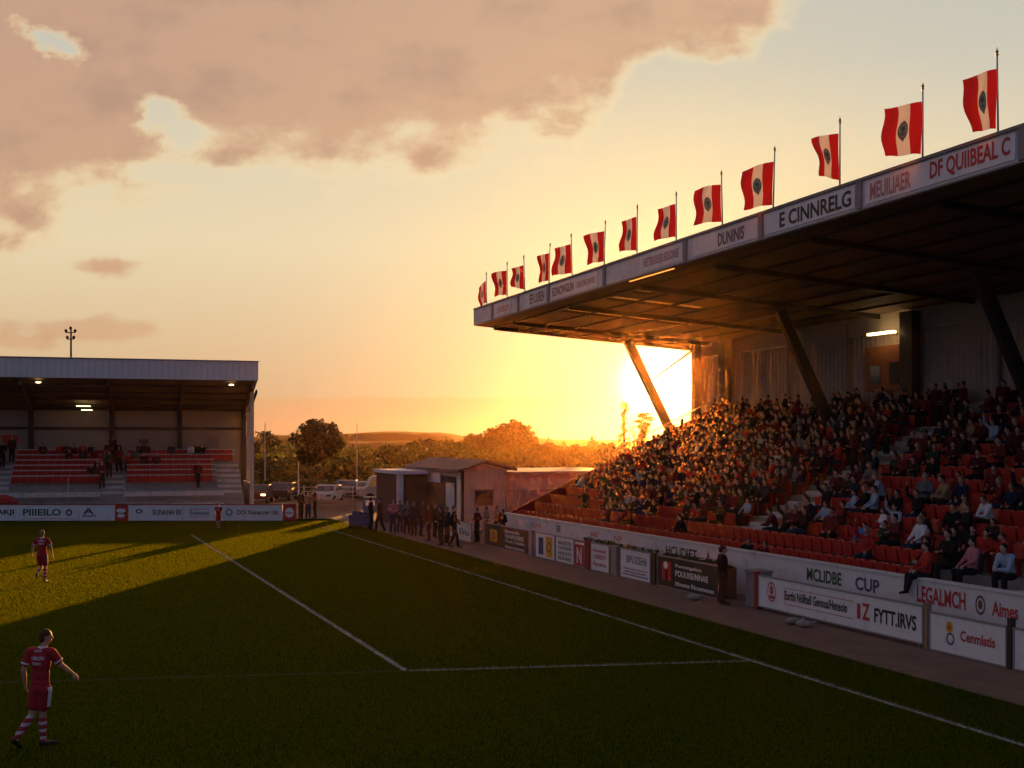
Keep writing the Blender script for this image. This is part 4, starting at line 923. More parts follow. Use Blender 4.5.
# ------------------------------------------------------------------ people
def remesh(k, voxel, name, smooth_it=3):
    """one continuous skin over overlapping volumes"""
    me = k.mesh(name); o = bpy.data.objects.new('skin_source', me); COL.objects.link(o)
    md = o.modifiers.new('r', 'REMESH'); md.mode = 'VOXEL'; md.voxel_size = voxel; md.use_smooth_shade = True
    if smooth_it:
        ms = o.modifiers.new('s', 'SMOOTH'); ms.factor = .5; ms.iterations = smooth_it
    dg = bpy.context.evaluated_depsgraph_get(); dg.update()
    r = bpy.data.meshes.new_from_object(o.evaluated_get(dg)); r.name = name; bpy.data.objects.remove(o)
    r.polygons.foreach_set('use_smooth', [True] * len(r.polygons)); r.materials.clear(); r.update(); return r
V = Vector
def rotz(a): return Matrix.Rotation(a, 3, 'Z')
def body_prims(J, yaw=0., head_yaw=0., fingers=False, lean=None, head_tilt=0.):
    """J: joints; the figure faces -Y turned by yaw. Returns dict of primitive meshes"""
    Rz = rotz(yaw); Hz = rotz(head_yaw) @ Matrix.Rotation(head_tilt, 3, 'X')
    B, T, H, P = MB(), MB(), MB(), MB()
    sh = (J['lsh'] + J['rsh']) / 2; pel = J['pel']; up = (sh - pel).normalized()
    X = Rz @ V((1, 0, 0)); Yv = up.cross(X).normalized(); X = Yv.cross(up).normalized()
    Rt = Matrix((X, Yv, up)).transposed()
    ch = pel.lerp(sh, .70); ab = pel.lerp(sh, .35)
    for k, e, arm in ((B, 0., 0), (T, .017, 1)):
        k.ell(ch, (.165 + e, .112 + e, .20 + e), 16, 10, Rt); k.ell(ab, (.145 + e, .10 + e, .19 + e), 16, 10, Rt)
        k.cap(J['lsh'].lerp(sh, .12), J['rsh'].lerp(sh, .12), .062 + e, .062 + e, 10)
        k.cap(sh + up * .0, J['neck'] - up * .03, .085 + e * .5, .058 + e * .3, 10)
    B.ell(pel, (.16, .115, .14), 14, 8, Rt); T.ell(pel + up * .07, (.165, .122, .13), 14, 8, Rt); P.ell(pel - up * .01, (.175, .128, .13), 14, 8, Rt)
    hc = J['head']
    B.cap(J['neck'] - up * .05, hc - V((0, 0, .05)), .056, .052, 10)
    hp = lambda x, y, z: hc + Hz @ V((x, y, z))
    B.ell(hc + V((0, 0, .012)), (.074, .092, .108), 16, 12, Hz); B.ell(hp(0, -.022, -.055), (.052, .062, .062), 12, 8, Hz)
    B.cap(hp(0, -.088, .008), hp(0, -.108, -.026), .009, .014, 6); B.cap(hp(-.018, -.082, -.062), hp(.018, -.082, -.062), .009, .009, 6)
    for s in (-1, 1): B.ell(hp(.076 * s, .008, -.008), (.012, .02, .03), 8, 6, Hz)
    H.ell(hp(0, .016, .036), (.084, .094, .098), 14, 10, Hz); H.ell(hp(0, .055, -.015), (.07, .058, .085), 12, 8, Hz)
    for s in ('l', 'r'):
        a, b, c = J[s + 'sh'], J[s + 'el'], J[s + 'ha']
        B.cap(a, b, .048, .040, 10); B.cap(b, b.lerp(c, .35), .041, .040, 10); B.cap(b.lerp(c, .3), c, .040, .027, 10)
        d = (c - b).normalized(); n = J.get(s + 'pn', d.orthogonal().normalized()); n = (n - d * n.dot(d)).normalized(); q = d.cross(n)
        if fingers:
            B.ell(c + d * .045, (.05, .018, .042), 10, 7, Matrix((d, n, q)).transposed())
            for i, (o, L) in enumerate(((-.030, .062), (-.010, .075), (.010, .070), (.029, .055))):
                r0 = c + d * .080 + q * o; r1 = r0 + (d * .9 + n * .25).normalized() * L * .55; B.cap(r0 - d * .02, r1, .0095, .0088, 6); B.cap(r1, r1 + (d * .6 + n * .7).normalized() * L * .5, .0088, .007, 6)
            th = c + d * .02 - q * .035; B.cap(th, th + (d * .6 - q * .6 + n * .2).normalized() * .045, .013, .010, 6); B.cap(th + (d * .6 - q * .6 + n * .2).normalized() * .045, th + (d * .6 - q * .6 + n * .2).normalized() * .045 + (d + n * .4).normalized() * .03, .010, .008, 6)
        else:
            B.ell(c + d * .07, (.085, .026, .042), 8, 6, Matrix((d, n, q)).transposed())
        hpj = pel + X * (.09 if s == 'l' else -.09) * J.get('flip', -1) * -1 if False else J[s + 'hip']
        kn, an = J[s + 'kn'], J[s + 'an']
        B.cap(hpj, kn, .088, .058, 12); B.cap(kn, kn.lerp(an, .32), .057, .060, 10); B.cap(kn.lerp(an, .28), an, .060, .036, 10)
        toe = J[s + 'toe']; B.cap(an - V((0, 0, .03)) + (an - toe).normalized() * .02, toe, .045, .036, 8)
        J[s + 'd'] = d
    return B, T, H, P, Rt, up
def base_joints():
    return dict(pel=V((0, 0, .95)), lsh=V((.19, 0, 1.46)), rsh=V((-.19, 0, 1.46)), neck=V((0, .0, 1.53)), head=V((0, -.02, 1.665)),
                lel=V((.24, .04, 1.18)), rel=V((-.24, .04, 1.18)), lha=V((.24, -.06, .93)), rha=V((-.24, -.06, .93)),
                lhip=V((.09, 0, .91)), rhip=V((-.09, 0, .91)), lkn=V((.10, -.02, .50)), rkn=V((-.10, -.02, .50)), lan=V((.11, .03, .085)), ran=V((-.11, .03, .085)), ltoe=V((.13, -.16, .032)), rtoe=V((-.13, -.16, .032)))
def pose_stand(i):
    J = base_joints()
    if i == 1: J.update(lel=V((.27, .03, 1.2)), lha=V((.10, -.20, 1.12)), rel=V((-.27, .03, 1.2)), rha=V((-.08, -.22, 1.14)))          # arms folded
    if i == 2: J.update(lan=V((.12, .20, .10)), ltoe=V((.13, .03, .03)), lkn=V((.11, .02, .51)), ran=V((-.10, -.18, .085)), rtoe=V((-.11, -.36, .035)), rkn=V((-.10, -.14, .5)), rel=V((-.25, .12, 1.2)), rha=V((-.25, .08, .95)), lel=V((.25, -.06, 1.19)), lha=V((.22, -.22, .98)))
    if i == 3: J.update(lel=V((.27, .06, 1.2)), lha=V((.19, -.10, .98)), rel=V((-.25, -.10, 1.22)), rha=V((-.12, -.25, 1.40)))
    return J
def pose_sit(i):
    """seat pan at z=0 is the tread; sitter's hips .47 above it, feet .0"""
    J = dict(pel=V((0, .06, .53)), lsh=V((.18, .10, 1.02)), rsh=V((-.18, .10, 1.02)), neck=V((0, .09, 1.09)), head=V((0, .06, 1.225)),
             lel=V((.24, .0, .78)), rel=V((-.24, .0, .78)), lha=V((.13, -.22, .66)), rha=V((-.13, -.22, .66)),
             lhip=V((.09, .04, .50)), rhip=V((-.09, .04, .50)), lkn=V((.12, -.36, .50)), rkn=V((-.12, -.36, .50)), lan=V((.12, -.34, .09)), ran=V((-.12, -.34, .09)), ltoe=V((.14, -.50, .035)), rtoe=V((-.14, -.50, .035)))
    if i == 1:    # leaning forward, elbows on knees
        J.update(lsh=V((.18, -.10, .97)), rsh=V((-.18, -.10, .97)), neck=V((0, -.14, 1.03)), head=V((0, -.20, 1.155)), lel=V((.17, -.28, .66)), rel=V((-.17, -.28, .66)), lha=V((.03, -.44, .68)), rha=V((-.03, -.45, .66)))
    if i == 2:    # arms folded
        J.update(lel=V((.25, .02, .80)), rel=V((-.25, .02, .80)), lha=V((-.02, -.14, .80)), rha=V((.03, -.16, .83)))
    if i == 3:    # turned to the neighbour, one hand up
        J.update(rel=V((-.26, -.12, .86)), rha=V((-.10, -.22, 1.05)), head=V((.03, .05, 1.225)))
    if i == 5:    # one arm raised high
        J.update(rel=V((-.30, -.02, 1.18)), rha=V((-.27, -.08, 1.44)), head=V((-.01, .04, 1.225)))
    if i == 6:    # slouched to one side
        J.update(lsh=V((.24, .12, .96)), rsh=V((-.12, .12, 1.01)), neck=V((.07, .10, 1.055)), head=V((.11, .06, 1.18)), lel=V((.33, .02, .74)), lha=V((.20, -.20, .66)))
    if i == 4:    # legs hanging over a wall
        J.update(lan=V((.12, -.46, .13)), ran=V((-.12, -.40, .10)), ltoe=V((.14, -.62, .10)), rtoe=V((-.14, -.56, .04)))
    return J
def trousers(P, J, e=.014):
    for s in 'lr':
        P.cap(J[s + 'hip'], J[s + 'kn'], .092 + e, .066 + e, 10); P.cap(J[s + 'kn'], J[s + 'an'] + V((0, 0, .03)), .066 + e, .052 + e, 10)
def sleeves(T, J, long=True, e=.014):
    for s in 'lr':
        a, b, c = J[s + 'sh'], J[s + 'el'], J[s + 'ha']
        if long: T.cap(a, b, .054 + e, .046 + e, 10); T.cap(b, b.lerp(c, .93), .047 + e, .036 + e, 10)
        else: T.cap(a, a.lerp(b, .62), .056 + e, .054 + e, 10)
def boot(J, s):
    k = MB()
    k.cap(J[s + 'an'] - V((0, 0, .035)) + (J[s + 'an'] - J[s + 'toe']).normalized() * .03, J[s + 'toe'], .047, .037, 10)
    return k
PROTO = {}
def proto(kind, i, voxel):
    key = (kind, i)
    if key in PROTO: return PROTO[key]
    J = pose_sit(i) if kind == 'sit' else pose_stand(i)
    B, T, H, P, Rt, up = body_prims(J, head_yaw=(.5 if i == 3 else 0)); sleeves(T, J); trousers(P, J)
    PROTO[key] = dict(body=remesh(B, voxel, 'body', 2), top=remesh(T, voxel, 'top', 2), hair=remesh(H, voxel * .8, 'hair', 1), trousers=remesh(P, voxel, 'trousers', 2))
    bm_ = PROTO[key]['body']; bm_.materials.append(skin); bm_.materials.append(shoe_m)
    for p in bm_.polygons:
        if min((p.center - J[q]).length for q in ('ltoe', 'rtoe')) < .15 or min((p.center - J[q]).length for q in ('lan', 'ran')) < .065: p.material_index = 1
    return PROTO[key]
cloth = {n: mat('cloth_' + n.replace(' ', '_'), c, .9, .15, var=.2, scale=6) for n, c in {
    'black': (.014, .013, .014), 'navy': (.018, .024, .05), 'dark brown': (.045, .028, .018), 'dark red': (.16, .02, .018), 'bright red': (.42, .03, .025), 'grey': (.14, .14, .145), 'white': (.66, .65, .64),
    'pink': (.46, .17, .20), 'blue': (.07, .16, .42), 'dark green': (.025, .045, .025), 'tan': (.30, .20, .11), 'pale blue': (.34, .40, .50), 'maroon': (.09, .015, .02)}.items()}
jean = mat('blue_denim', (.035, .045, .08), .9, .15, var=.25, scale=8); darkt = mat('dark_trouser_cloth', (.022, .021, .022), .9, .15)
hairs = {n: mat('hair_' + n, c, .75, .3, var=.25, scale=20) for n, c in {'black': (.012, .010, .009), 'brown': (.05, .028, .015), 'grey': (.22, .21, .20), 'fair': (.26, .16, .07)}.items()}
shoe_m = mat('dark_shoe', (.02, .018, .017), .6); white_shoe = mat('white_shoe', (.6, .6, .6), .6)
def place_person(kind, pose, loc, rz, top, hair, trou, label, group=None, scale=1., shoe=None, voxel=.03):
    """body mesh is the person; clothing and hair are its children"""
    pm = proto(kind, pose, voxel)
    o = bpy.data.objects.new('person', pm['body']); COL.objects.link(o)
    o.location = loc; o.rotation_euler = (0, 0, rz); o.scale = (scale,) * 3
    for n, m in (('top', cloth[top]), ('hair', hairs[hair]), ('trousers', trou)):
        if not pm[n].materials: pm[n].materials.append(m)
        c = bpy.data.objects.new(n, pm[n]); COL.objects.link(c); c.parent = o
        c.material_slots[0].link = 'OBJECT'; c.material_slots[0].material = m
    tag(o, label, 'person', group); return o

# --- people on the concourse
def folk(px, py, rz, pose, top, hair, trou, label, scale=1., shoe=None, group='people standing by the clubhouse'):
    place_person('stand', pose, pix(px, py), rz, top, hair, trou, label, group, scale, shoe)
folk(301, 519.5, 2.5, 0, 'dark brown', 'brown', darkt, 'leftmost of three people just right of the far red board, brown coat')
folk(308, 519.5, 0.4, 0, 'tan', 'fair', jean, 'person in tan top in the middle of three right of the red board', .95)
folk(315, 518.5, -1.2, 1, 'maroon', 'black', darkt, 'person in dark maroon coat before the silver car', 1.05)
folk(371, 530.5, 2.0, 0, 'black', 'black', darkt, 'person in black beside the squat blue box')
folk(380, 532, -1.0, 2, 'dark brown', 'black', darkt, 'person in dark brown walking right of the blue cart', 1.02)
folk(393, 533, .3, 1, 'pink', 'brown', jean, 'person in pale pink shirt and jeans before the annexe post')
folk(400, 532.5, 2.8, 0, 'grey', 'fair', jean, 'person in grey top close behind the pale pink shirt', .97)
folk(407, 534.5, .2, 3, 'grey', 'brown', darkt, 'person in grey checked top with raised hand')
folk(414, 536, -.5, 0, 'navy', 'grey', darkt, 'grey haired person in navy next to the grey top', .97)
folk(421, 536.5, 1.8, 0, 'dark brown', 'brown', darkt, 'person in long brown coat in the middle of the group', 1.03)
folk(429, 541, -1.4, 0, 'dark red', 'brown', cloth['maroon'], 'person in red coat and red trousers', 1.0)
folk(435, 538, 1.3, 1, 'dark brown', 'fair', darkt, 'brown jacketed person behind the red coat', .98)
folk(441, 545.5, -1.1, 1, 'black', 'brown', darkt, 'person in black with white shoes, left of the last pair', 1.0, white_shoe)
folk(447, 543.5, 2.2, 0, 'navy', 'fair', darkt, 'person in navy between the two in black', .98)
folk(454, 547.5, 1.5, 2, 'black', 'black', darkt, 'tall person in black coat at the right end of the group', 1.06, white_shoe)
for px, Y, top, hr, lb in ((477, 57, 'maroon', 'black', 'person in maroon looking over the scuffed white board'), (486, 58, 'grey', 'brown', 'person in grey behind the wooden gate post'), (503, 55.5, 'black', 'black', 'dark person behind the left end of the brown board'), (497, 58.5, 'tan', 'fair', 'fair haired person in tan behind the brown board')):
    place_person('stand', 1, at(px, Y), R(-70 + 40 * random.random()), top, hr, darkt, lb, 'people behind the far boards', .92)
place_person('stand', 1, P1(18.72, 30.75), TH1 + R(70), 'black', 'brown', darkt, 'steward in black standing at the right end of the black board', None, .97).scale = (1.3, 1.3, .97)

# --- seats and spectators in the right stand
ORD = 'first second third fourth fifth sixth seventh eighth ninth tenth eleventh twelfth thirteenth fourteenth fifteenth sixteenth seventeenth eighteenth nineteenth'.split()
TENS = {20: ('twenty', 'twentieth'), 30: ('thirty', 'thirtieth'), 40: ('forty', 'fortieth'), 50: ('fifty', 'fiftieth')}
def ordn(n):
    if n < 20: return ORD[n - 1]
    t, r = n // 10 * 10, n % 10
    return TENS[t][1] if r == 0 else TENS[t][0] + '-' + ORD[r - 1]
FACE = TH1 - R(90)            # rotation that turns -Y toward the pitch
rs = random.Random(2024)
def seat_mesh():
    back = MB(); n = 6
    pr = [(.21, .46), (.235, .60), (.25, .72), (.262, .80), (.268, .84)]
    for th in (0,):
        rows = []
        for (y, z) in pr:
            hw = .215 if z < .8 else .19
            rows.append([(-hw + 2 * hw * i / n, y + .03 * (1 - (2 * i / n - 1) ** 2), z) for i in range(n + 1)])
        v = [p for r in rows for p in r]; m = n + 1
        v2 = [(p[0], p[1] + .022, p[2]) for p in v]; o = len(v)
        f = []
        for r in range(len(pr) - 1):
            for i in range(n):
                f.append((r * m + i, r * m + i + 1, (r + 1) * m + i + 1, (r + 1) * m + i)); f.append((o + r * m + i, o + (r + 1) * m + i, o + (r + 1) * m + i + 1, o + r * m + i + 1))
        for i in range(n):
            t = (len(pr) - 1) * m
            f.append((t + i, t + i + 1, o + t + i + 1, o + t + i)); f.append((i + 1, i, o + i, o + i + 1))
        for r in range(len(pr) - 1):
            f.append((r * m, (r + 1) * m, o + (r + 1) * m, o + r * m)); f.append((r * m + n, o + r * m + n, o + (r + 1) * m + n, (r + 1) * m + n))
        back.add(v + v2, f)
    back.box(-.03, .03, .20, .32, 0, .46)
    pan = MB(); pan.prism([(.17, .42), (.19, .44), (.135, .82), (.10, .82), (.13, .60)], 0, -.205, .205)
    return back, pan
sb, sp_ = seat_mesh()
seat_me = sb.mesh('stadium_seat', smooth=False); pan_me = sp_.mesh('seat_pan'); seat_me.materials.append(red_plastic); pan_me.materials.append(red_plastic)
seats, people = [], []
for r in range(NROW):
    w, z = row_w(r), row_z(r)
    cols = []
    if r < 2:
        u = 53.5; i = 1
        while u > 25.9: cols.append((u, 'F', i)); u -= .5; i += 1
    else:
        for i in range(41): cols.append((37.4 + .40 * i, 'L', i + 1))
        for i in range(44): cols.append((34.25 - .5 * i, 'R', i + 1))
    for (u, blk, i) in cols:
        c = P1(w, u, z); x, y = to_px(c + V((0, 0, .7)))
        if x > 1120: continue
        if blk == 'F': p = .05 if r == 0 else .09
        elif blk == 'L':
            if u > 49.5 and r < 5: p = .04 if r < 4 else .5
            elif u > 46.5 and r == 2: p = .3
            elif r == 2: p = .35 if u < 44 else .7
            elif r == 3: p = .62 if u < 44 else .92
            else: p = .97
        else:
            d = 34.5 - u
            if r < 4: p = .85 if d < 2.2 else .34
            elif r < 6: p = .85 if d < 1.6 else .36
            elif r < 9: p = .58
            else: p = .84
        dist = c.length
        (people if rs.random() < p else seats).append((dist, r, u, blk, i, c, x))
# named sitters near the right edge
special = {}
def claim(r, u, **kw):
    best = min(seats + people, key=lambda s: abs(s[1] - r) * 100 + abs(s[2] - u)); 
    if best in seats: seats.remove(best); people.append(best)
    special[(best[1], best[2])] = kw
claim(2, 27.1, top='white', hair='fair'); claim(2, 29.5, top='blue', hair='black'); claim(3, 29.9, top='white', hair='brown'); claim(4, 31.2, top='pale blue', hair='brown'); claim(4, 32.2, top='pale blue', hair='black'); claim(3, 32.6, top='pale blue', hair='brown')
claim(2, 24.5, top='bright red', hair='black'); claim(2, 25.5, top='black', hair='black'); claim(3, 26.0, top='black', hair='brown'); claim(5, 31.5, top='pale blue', hair='fair')
def side(blk, i, r):
    rowt = f'{ordn(r + 1)} row up'
    if blk == 'F': return f'{rowt}, {ordn(i)} from the red end wall'
    return f"{rowt}, {ordn(i)} seat {'left' if blk == 'L' else 'right'} of the stairway"
people.sort(key=lambda s: s[0]); seats.sort(key=lambda s: s[0])
NP = 245
PALS = (['black'] * 14 + ['navy'] * 5 + ['dark brown'] * 9 + ['maroon'] * 9 + ['dark red'] * 9 + ['bright red'] * 5 + ['grey'] * 2 + ['white'] * 1 + ['tan'] * 2 + ['dark green'] * 2 + ['pale blue'] * 1)
HPAL = ['black'] * 5 + ['brown'] * 6 + ['grey'] * 2 + ['fair'] * 2
# people that stay out of frame belong with the crowd mass
inv = [s for s in people if s[6] < 1036]; near, far = inv[:NP], inv[NP:] + [s for s in people if s[6] >= 1036]
for s in near:
    dist, r, u, blk, i, c, x = s; sp = special.get((r, u), {})
    top = sp.get('top') or rs.choice(PALS); hair = sp.get('hair') or rs.choice(HPAL); pose = rs.choice([0, 0, 0, 1, 1, 1, 2, 2, 3, 6, 6, 5] if rs.random() < .6 else [0, 1, 2, 6])
    place_person('sit', pose, c + V((rs.uniform(-.03, .03), 0, 0)), FACE + rs.uniform(-.6, .6), top, hair, rs.choice([jean, darkt, darkt]), f'{hair}-haired spectator in {top}, {side(blk, i, r)}', 'seated spectators in the large grandstand', rs.choice([rs.uniform(.90, 1.06), rs.uniform(.95, 1.06), rs.uniform(.74, .9)]))
# the four by the concrete ledge
place_person('sit', 4, P1(20.66, 24.35, wall_top + .05 - .47), FACE - .35, 'bright red', 'black', darkt, 'spectator in red sitting on the wall with boots hanging over LEGALMCH', None, 1.0)
place_person('sit', 0, P1(22.05, 24.25, row_z(1) - .02), FACE - .2, 'pink', 'black', darkt, 'woman in pink sweater sitting on the concrete ledge', None, 1.02)
place_person('sit', 1, P1(22.05, 22.95, row_z(1) - .02), FACE + .25, 'pale blue', 'black', darkt, 'person in pale blue shirt on the ledge at the right edge', None, 1.05)
place_person('sit', 2, P1(22.1, 25.2, row_z(1)), FACE, 'black', 'black', darkt, 'large person in black directly behind the one on the wall', None, 1.12)
# rest of the packed stand: one mass of small simple figures
crowd = MB(); CM = [skin] + list(cloth.values()) + list(hairs.values()) + [darkt, jean]
ci = {m.name: n for n, m in enumerate(CM)}
def crowd_fig(c, rz, top, hair, trou, rnd, sit=True):
    M = Matrix.Translation(c) @ Matrix.Rotation(rz, 4, 'Z') @ Matrix.Scale(rnd.uniform(.80, .97), 4); J = pose_sit(rnd.choice([0, 1, 1, 2, 3, 5, 6])) if sit else pose_stand(rnd.choice([0, 1]))
    g = lambda n: M @ J[n]; R3 = M.to_3x3().normalized()
    crowd.cur = ci[top.name]
    sh = (J['lsh'] + J['rsh']) / 2
    crowd.ell(M @ J['pel'].lerp(sh, .55), (.19, .135, .33), 7, 5, R3); crowd.cap(g('lsh'), g('rsh'), .075, .075, 5)
    for s in 'lr': crowd.tube([g(s + 'sh'), g(s + 'el'), g(s + 'ha')], [.066, .058, .045], 5)
    crowd.cur = 0; crowd.ell(g('head') , (.08, .092, .12), 7, 5, R3)
    for s in 'lr': crowd.ell(g(s + 'ha'), (.045, .05, .04), 5, 4)
    crowd.cur = ci[hair.name]; crowd.ell(M @ (J['head'] + V((0, .022, .04))), (.088, .094, .10), 7, 5, R3)
    crowd.cur = ci[trou.name]
    for s in 'lr': crowd.tube([g(s + 'hip'), g(s + 'kn'), g(s + 'an')], [.10, .08, .055], 5)
for s in far:
    crowd_fig(s[5] + V((rs.uniform(-.05, .05), rs.uniform(-.08, .08), 0)), FACE + rs.uniform(-.4, .4), cloth[rs.choice(PALS)], hairs[rs.choice(HPAL)], rs.choice([jean, darkt]), rs)
for i in range(46):   # standing along the back walkway
    u = rs.uniform(31, 53.5); crowd_fig(P1(WR - .55 + rs.uniform(-.15, .1), u, row_z(NROW - 1)), FACE + rs.uniform(-.5, .5), cloth[rs.choice(['black', 'maroon', 'dark brown', 'navy', 'dark red'])], hairs[rs.choice(HPAL)], darkt, rs, False)
for i in range(4):
    r = rs.randint(8, NROW - 1); crowd_fig(P1(row_w(r), rs.uniform(34.7, 36.6), row_z(r)), FACE + rs.uniform(-.5, .5), cloth[rs.choice(['black', 'maroon', 'dark brown', 'navy', 'dark red'])], hairs[rs.choice(HPAL)], darkt, rs, False)
tag(crowd.build('crowd', CM, loc=P1(27, 46, 3), smooth=True), 'densely packed spectators filling the far rows of the large grandstand', 'crowd', 'seated spectators in the large grandstand', 'stuff')

inv = [s for s in seats if s[6] < 1036]; near_s, far_s = inv[:285], inv[285:] + [s for s in seats if s[6] >= 1036] + people
for s in near_s:
    dist, r, u, blk, i, c, x = s
    o = bpy.data.objects.new('stadium_seat', seat_me); COL.objects.link(o); o.location = c; o.rotation_euler = (0, 0, FACE)
    p = bpy.data.objects.new('seat_pan', pan_me); COL.objects.link(p); p.parent = o
    tag(o, f'empty red plastic seat, {side(blk, i, r)}', 'seat', 'red seats of the large grandstand')
rest = MB()
def rest_seat(M):
    rest.add([M @ v for v in sb.v], sb.f); rest.add([M @ v for v in sp_.v], sp_.f)
occupied = set(id(s) for s in people)
for s in far_s:
    if id(s) in occupied:   # folded-down seat under a sitter
        M = Matrix.Translation(s[5]) @ Matrix.Rotation(FACE, 4, 'Z'); rest.add([M @ v for v in sb.v], sb.f); k = MB(); k.box(-.2, .2, -.18, .2, .40, .435); rest.add([M @ v for v in k.v], k.f)
    else: rest_seat(Matrix.Translation(s[5]) @ Matrix.Rotation(FACE, 4, 'Z'))
# far stand: six seat rows in blocks, and its spectators
rows2 = []
for r in range(1, n2):
    y, z = R2[r]
    blocks = [(-15.1, -9.7), (-8.1, -2.4 if r < 5 else -.9), (-21, -16.7)]
    for (a, b) in blocks:
        x = a + .25
        while x < b - .1: rows2.append((r, x, y, z)); x += .5
R2Z = R(17)
occ2 = []
fs = MB(); fs.v = sb.v[:-8]; fs.f = sb.f[:-6]
for (r, x, y, z) in rows2:
    M = F2 @ Matrix.Translation((x, y - .05, z)) @ Matrix.Diagonal((1.13, 1, 1, 1)); rest.add([M @ v for v in fs.v], fs.f); rest.add([M @ v for v in sp_.v], sp_.f)
tag(rest.build('stadium_seat', red_plastic, loc=P1(27, 40, 3)), 'remaining red plastic seats of both grandstands, row upon row', 'seat', 'red seats of the large grandstand', 'stuff')
clusters = [(-12.4, 6, 'a'), (-12.0, 6, 'b'), (-11.5, 6, 'c'), (-11.0, 6, 'd'), (-10.4, 6, 'e'), (-11.8, 5, 'f'), (-10.9, 5, 'g'), (-10.2, 5, 'h'), (-9.9, 3, 'i'), (-9.3, 5, 'j'), (-9.0, 6, 'k'), (-8.6, 4, 'l'), (-9.2, 3, 'm'), (-8.7, 5, 'n'), (-8.0, 4, 'o'), (-7.6, 5, 'p'), (-7.0, 4, 'q'), (-6.8, 6, 'r'), (-7.3, 6, 's'), (-6.2, 4, 't'), (-10.3, 2, 'u'), (-9.9, 2, 'v'), (-5.2, 6, 'w'), (-3.9, 6, 'x'), (-3.5, 6, 'y'), (-3.1, 6, 'z'), (-16.2, 4, 'A'), (-15.9, 5, 'B'), (-16.5, 3, 'C'), (-15.4, 6, 'D'), (-13.5, 6, 'E'), (-9.6, 1, 'F'), (-3.6, 1, 'G')]
seen_lab = set()
for (x, r, _) in clusters:
    sit = r >= 2 and not (-9.6 < x < -8.3 or -16.6 < x < -15.2); top = rs.choice(PALS); hair = rs.choice(HPAL)
    bl = 'in the aisle' if (-9.6 < x < -8.3) else 'in the left aisle' if (-16.7 < x < -15.2) else 'in the middle block' if x < -9.6 else 'in the right block'
    lab = f"far stand {'sitter' if sit else 'standing person'} in {top}, {hair}-haired, {ordn(r + 1)} row {bl}"
    while lab in seen_lab:
        top = rs.choice(PALS); hair = rs.choice(HPAL); lab = f"far stand {'sitter' if sit else 'standing person'} in {top}, {hair}-haired, {ordn(r + 1)} row {bl}"
    seen_lab.add(lab)
    y, z = R2[r]
    place_person('sit' if sit else 'stand', rs.choice([0, 1, 2]), F2 @ V((x, y - .05 if sit else y - .3, z)), R2Z + rs.uniform(-.4, .4), top, hair, darkt, lab, 'spectators in the far stand')
tp = MB(); tp.ell(F2 @ V((-15.6, .95, 1.2)), (.9, .08, .28), 12, 6, rotz(R(17)))
for i in range(10): tp.ell(F2 @ V((-16.4 + .2 * i, .93, 1.02 + .05 * math.sin(i * 2))), (.16, .06, .12), 8, 5, rotz(R(17)))
tag(tp.build('banner', board_red, loc=F2 @ V((-15.6, .95, 1.0)), smooth=True), 'crumpled red banner hanging on the front rail of the far stand', 'banner')

# --- the three players
kit_red = mat('kit_red', (.40, .022, .028), .8, .2, var=.2, scale=5, bump=1.0, bscale=9); kit_white = mat('kit_white', (.70, .69, .68), .8, .2, var=.05)
def sock_mat():
    m = bpy.data.materials.new('hooped_sock'); m.use_nodes = True; k = NT(m.node_tree); b = m.node_tree.nodes['Principled BSDF']
    z = k.sep(k.new('ShaderNodeTexCoord').outputs['Object'])[2]
    c = k.mix(k.m('GREATER_THAN', k.m('SINE', k.m('MULTIPLY', z, 2 * math.pi / .115)), .25), (*(.34, .02, .026), 1), (.55, .42, .42, 1))
    k.l.new(c, b.inputs['Base Color']); b.inputs['Roughness'].default_value = .9; return m
sock_m = sock_mat()
def decal(bvh, pts_fn, k, quads, direction, off=.006):
    """lay a grid of points onto a garment by casting along direction"""
    vs = []
    for p in pts_fn:
        h = bvh.ray_cast(p, direction)
        vs.append(h[0] - direction * off if h[0] is not None else None)
    k.add([v or V((0, 0, 1)) for v in vs], [q for q in quads if all(vs[i] is not None for i in q)])
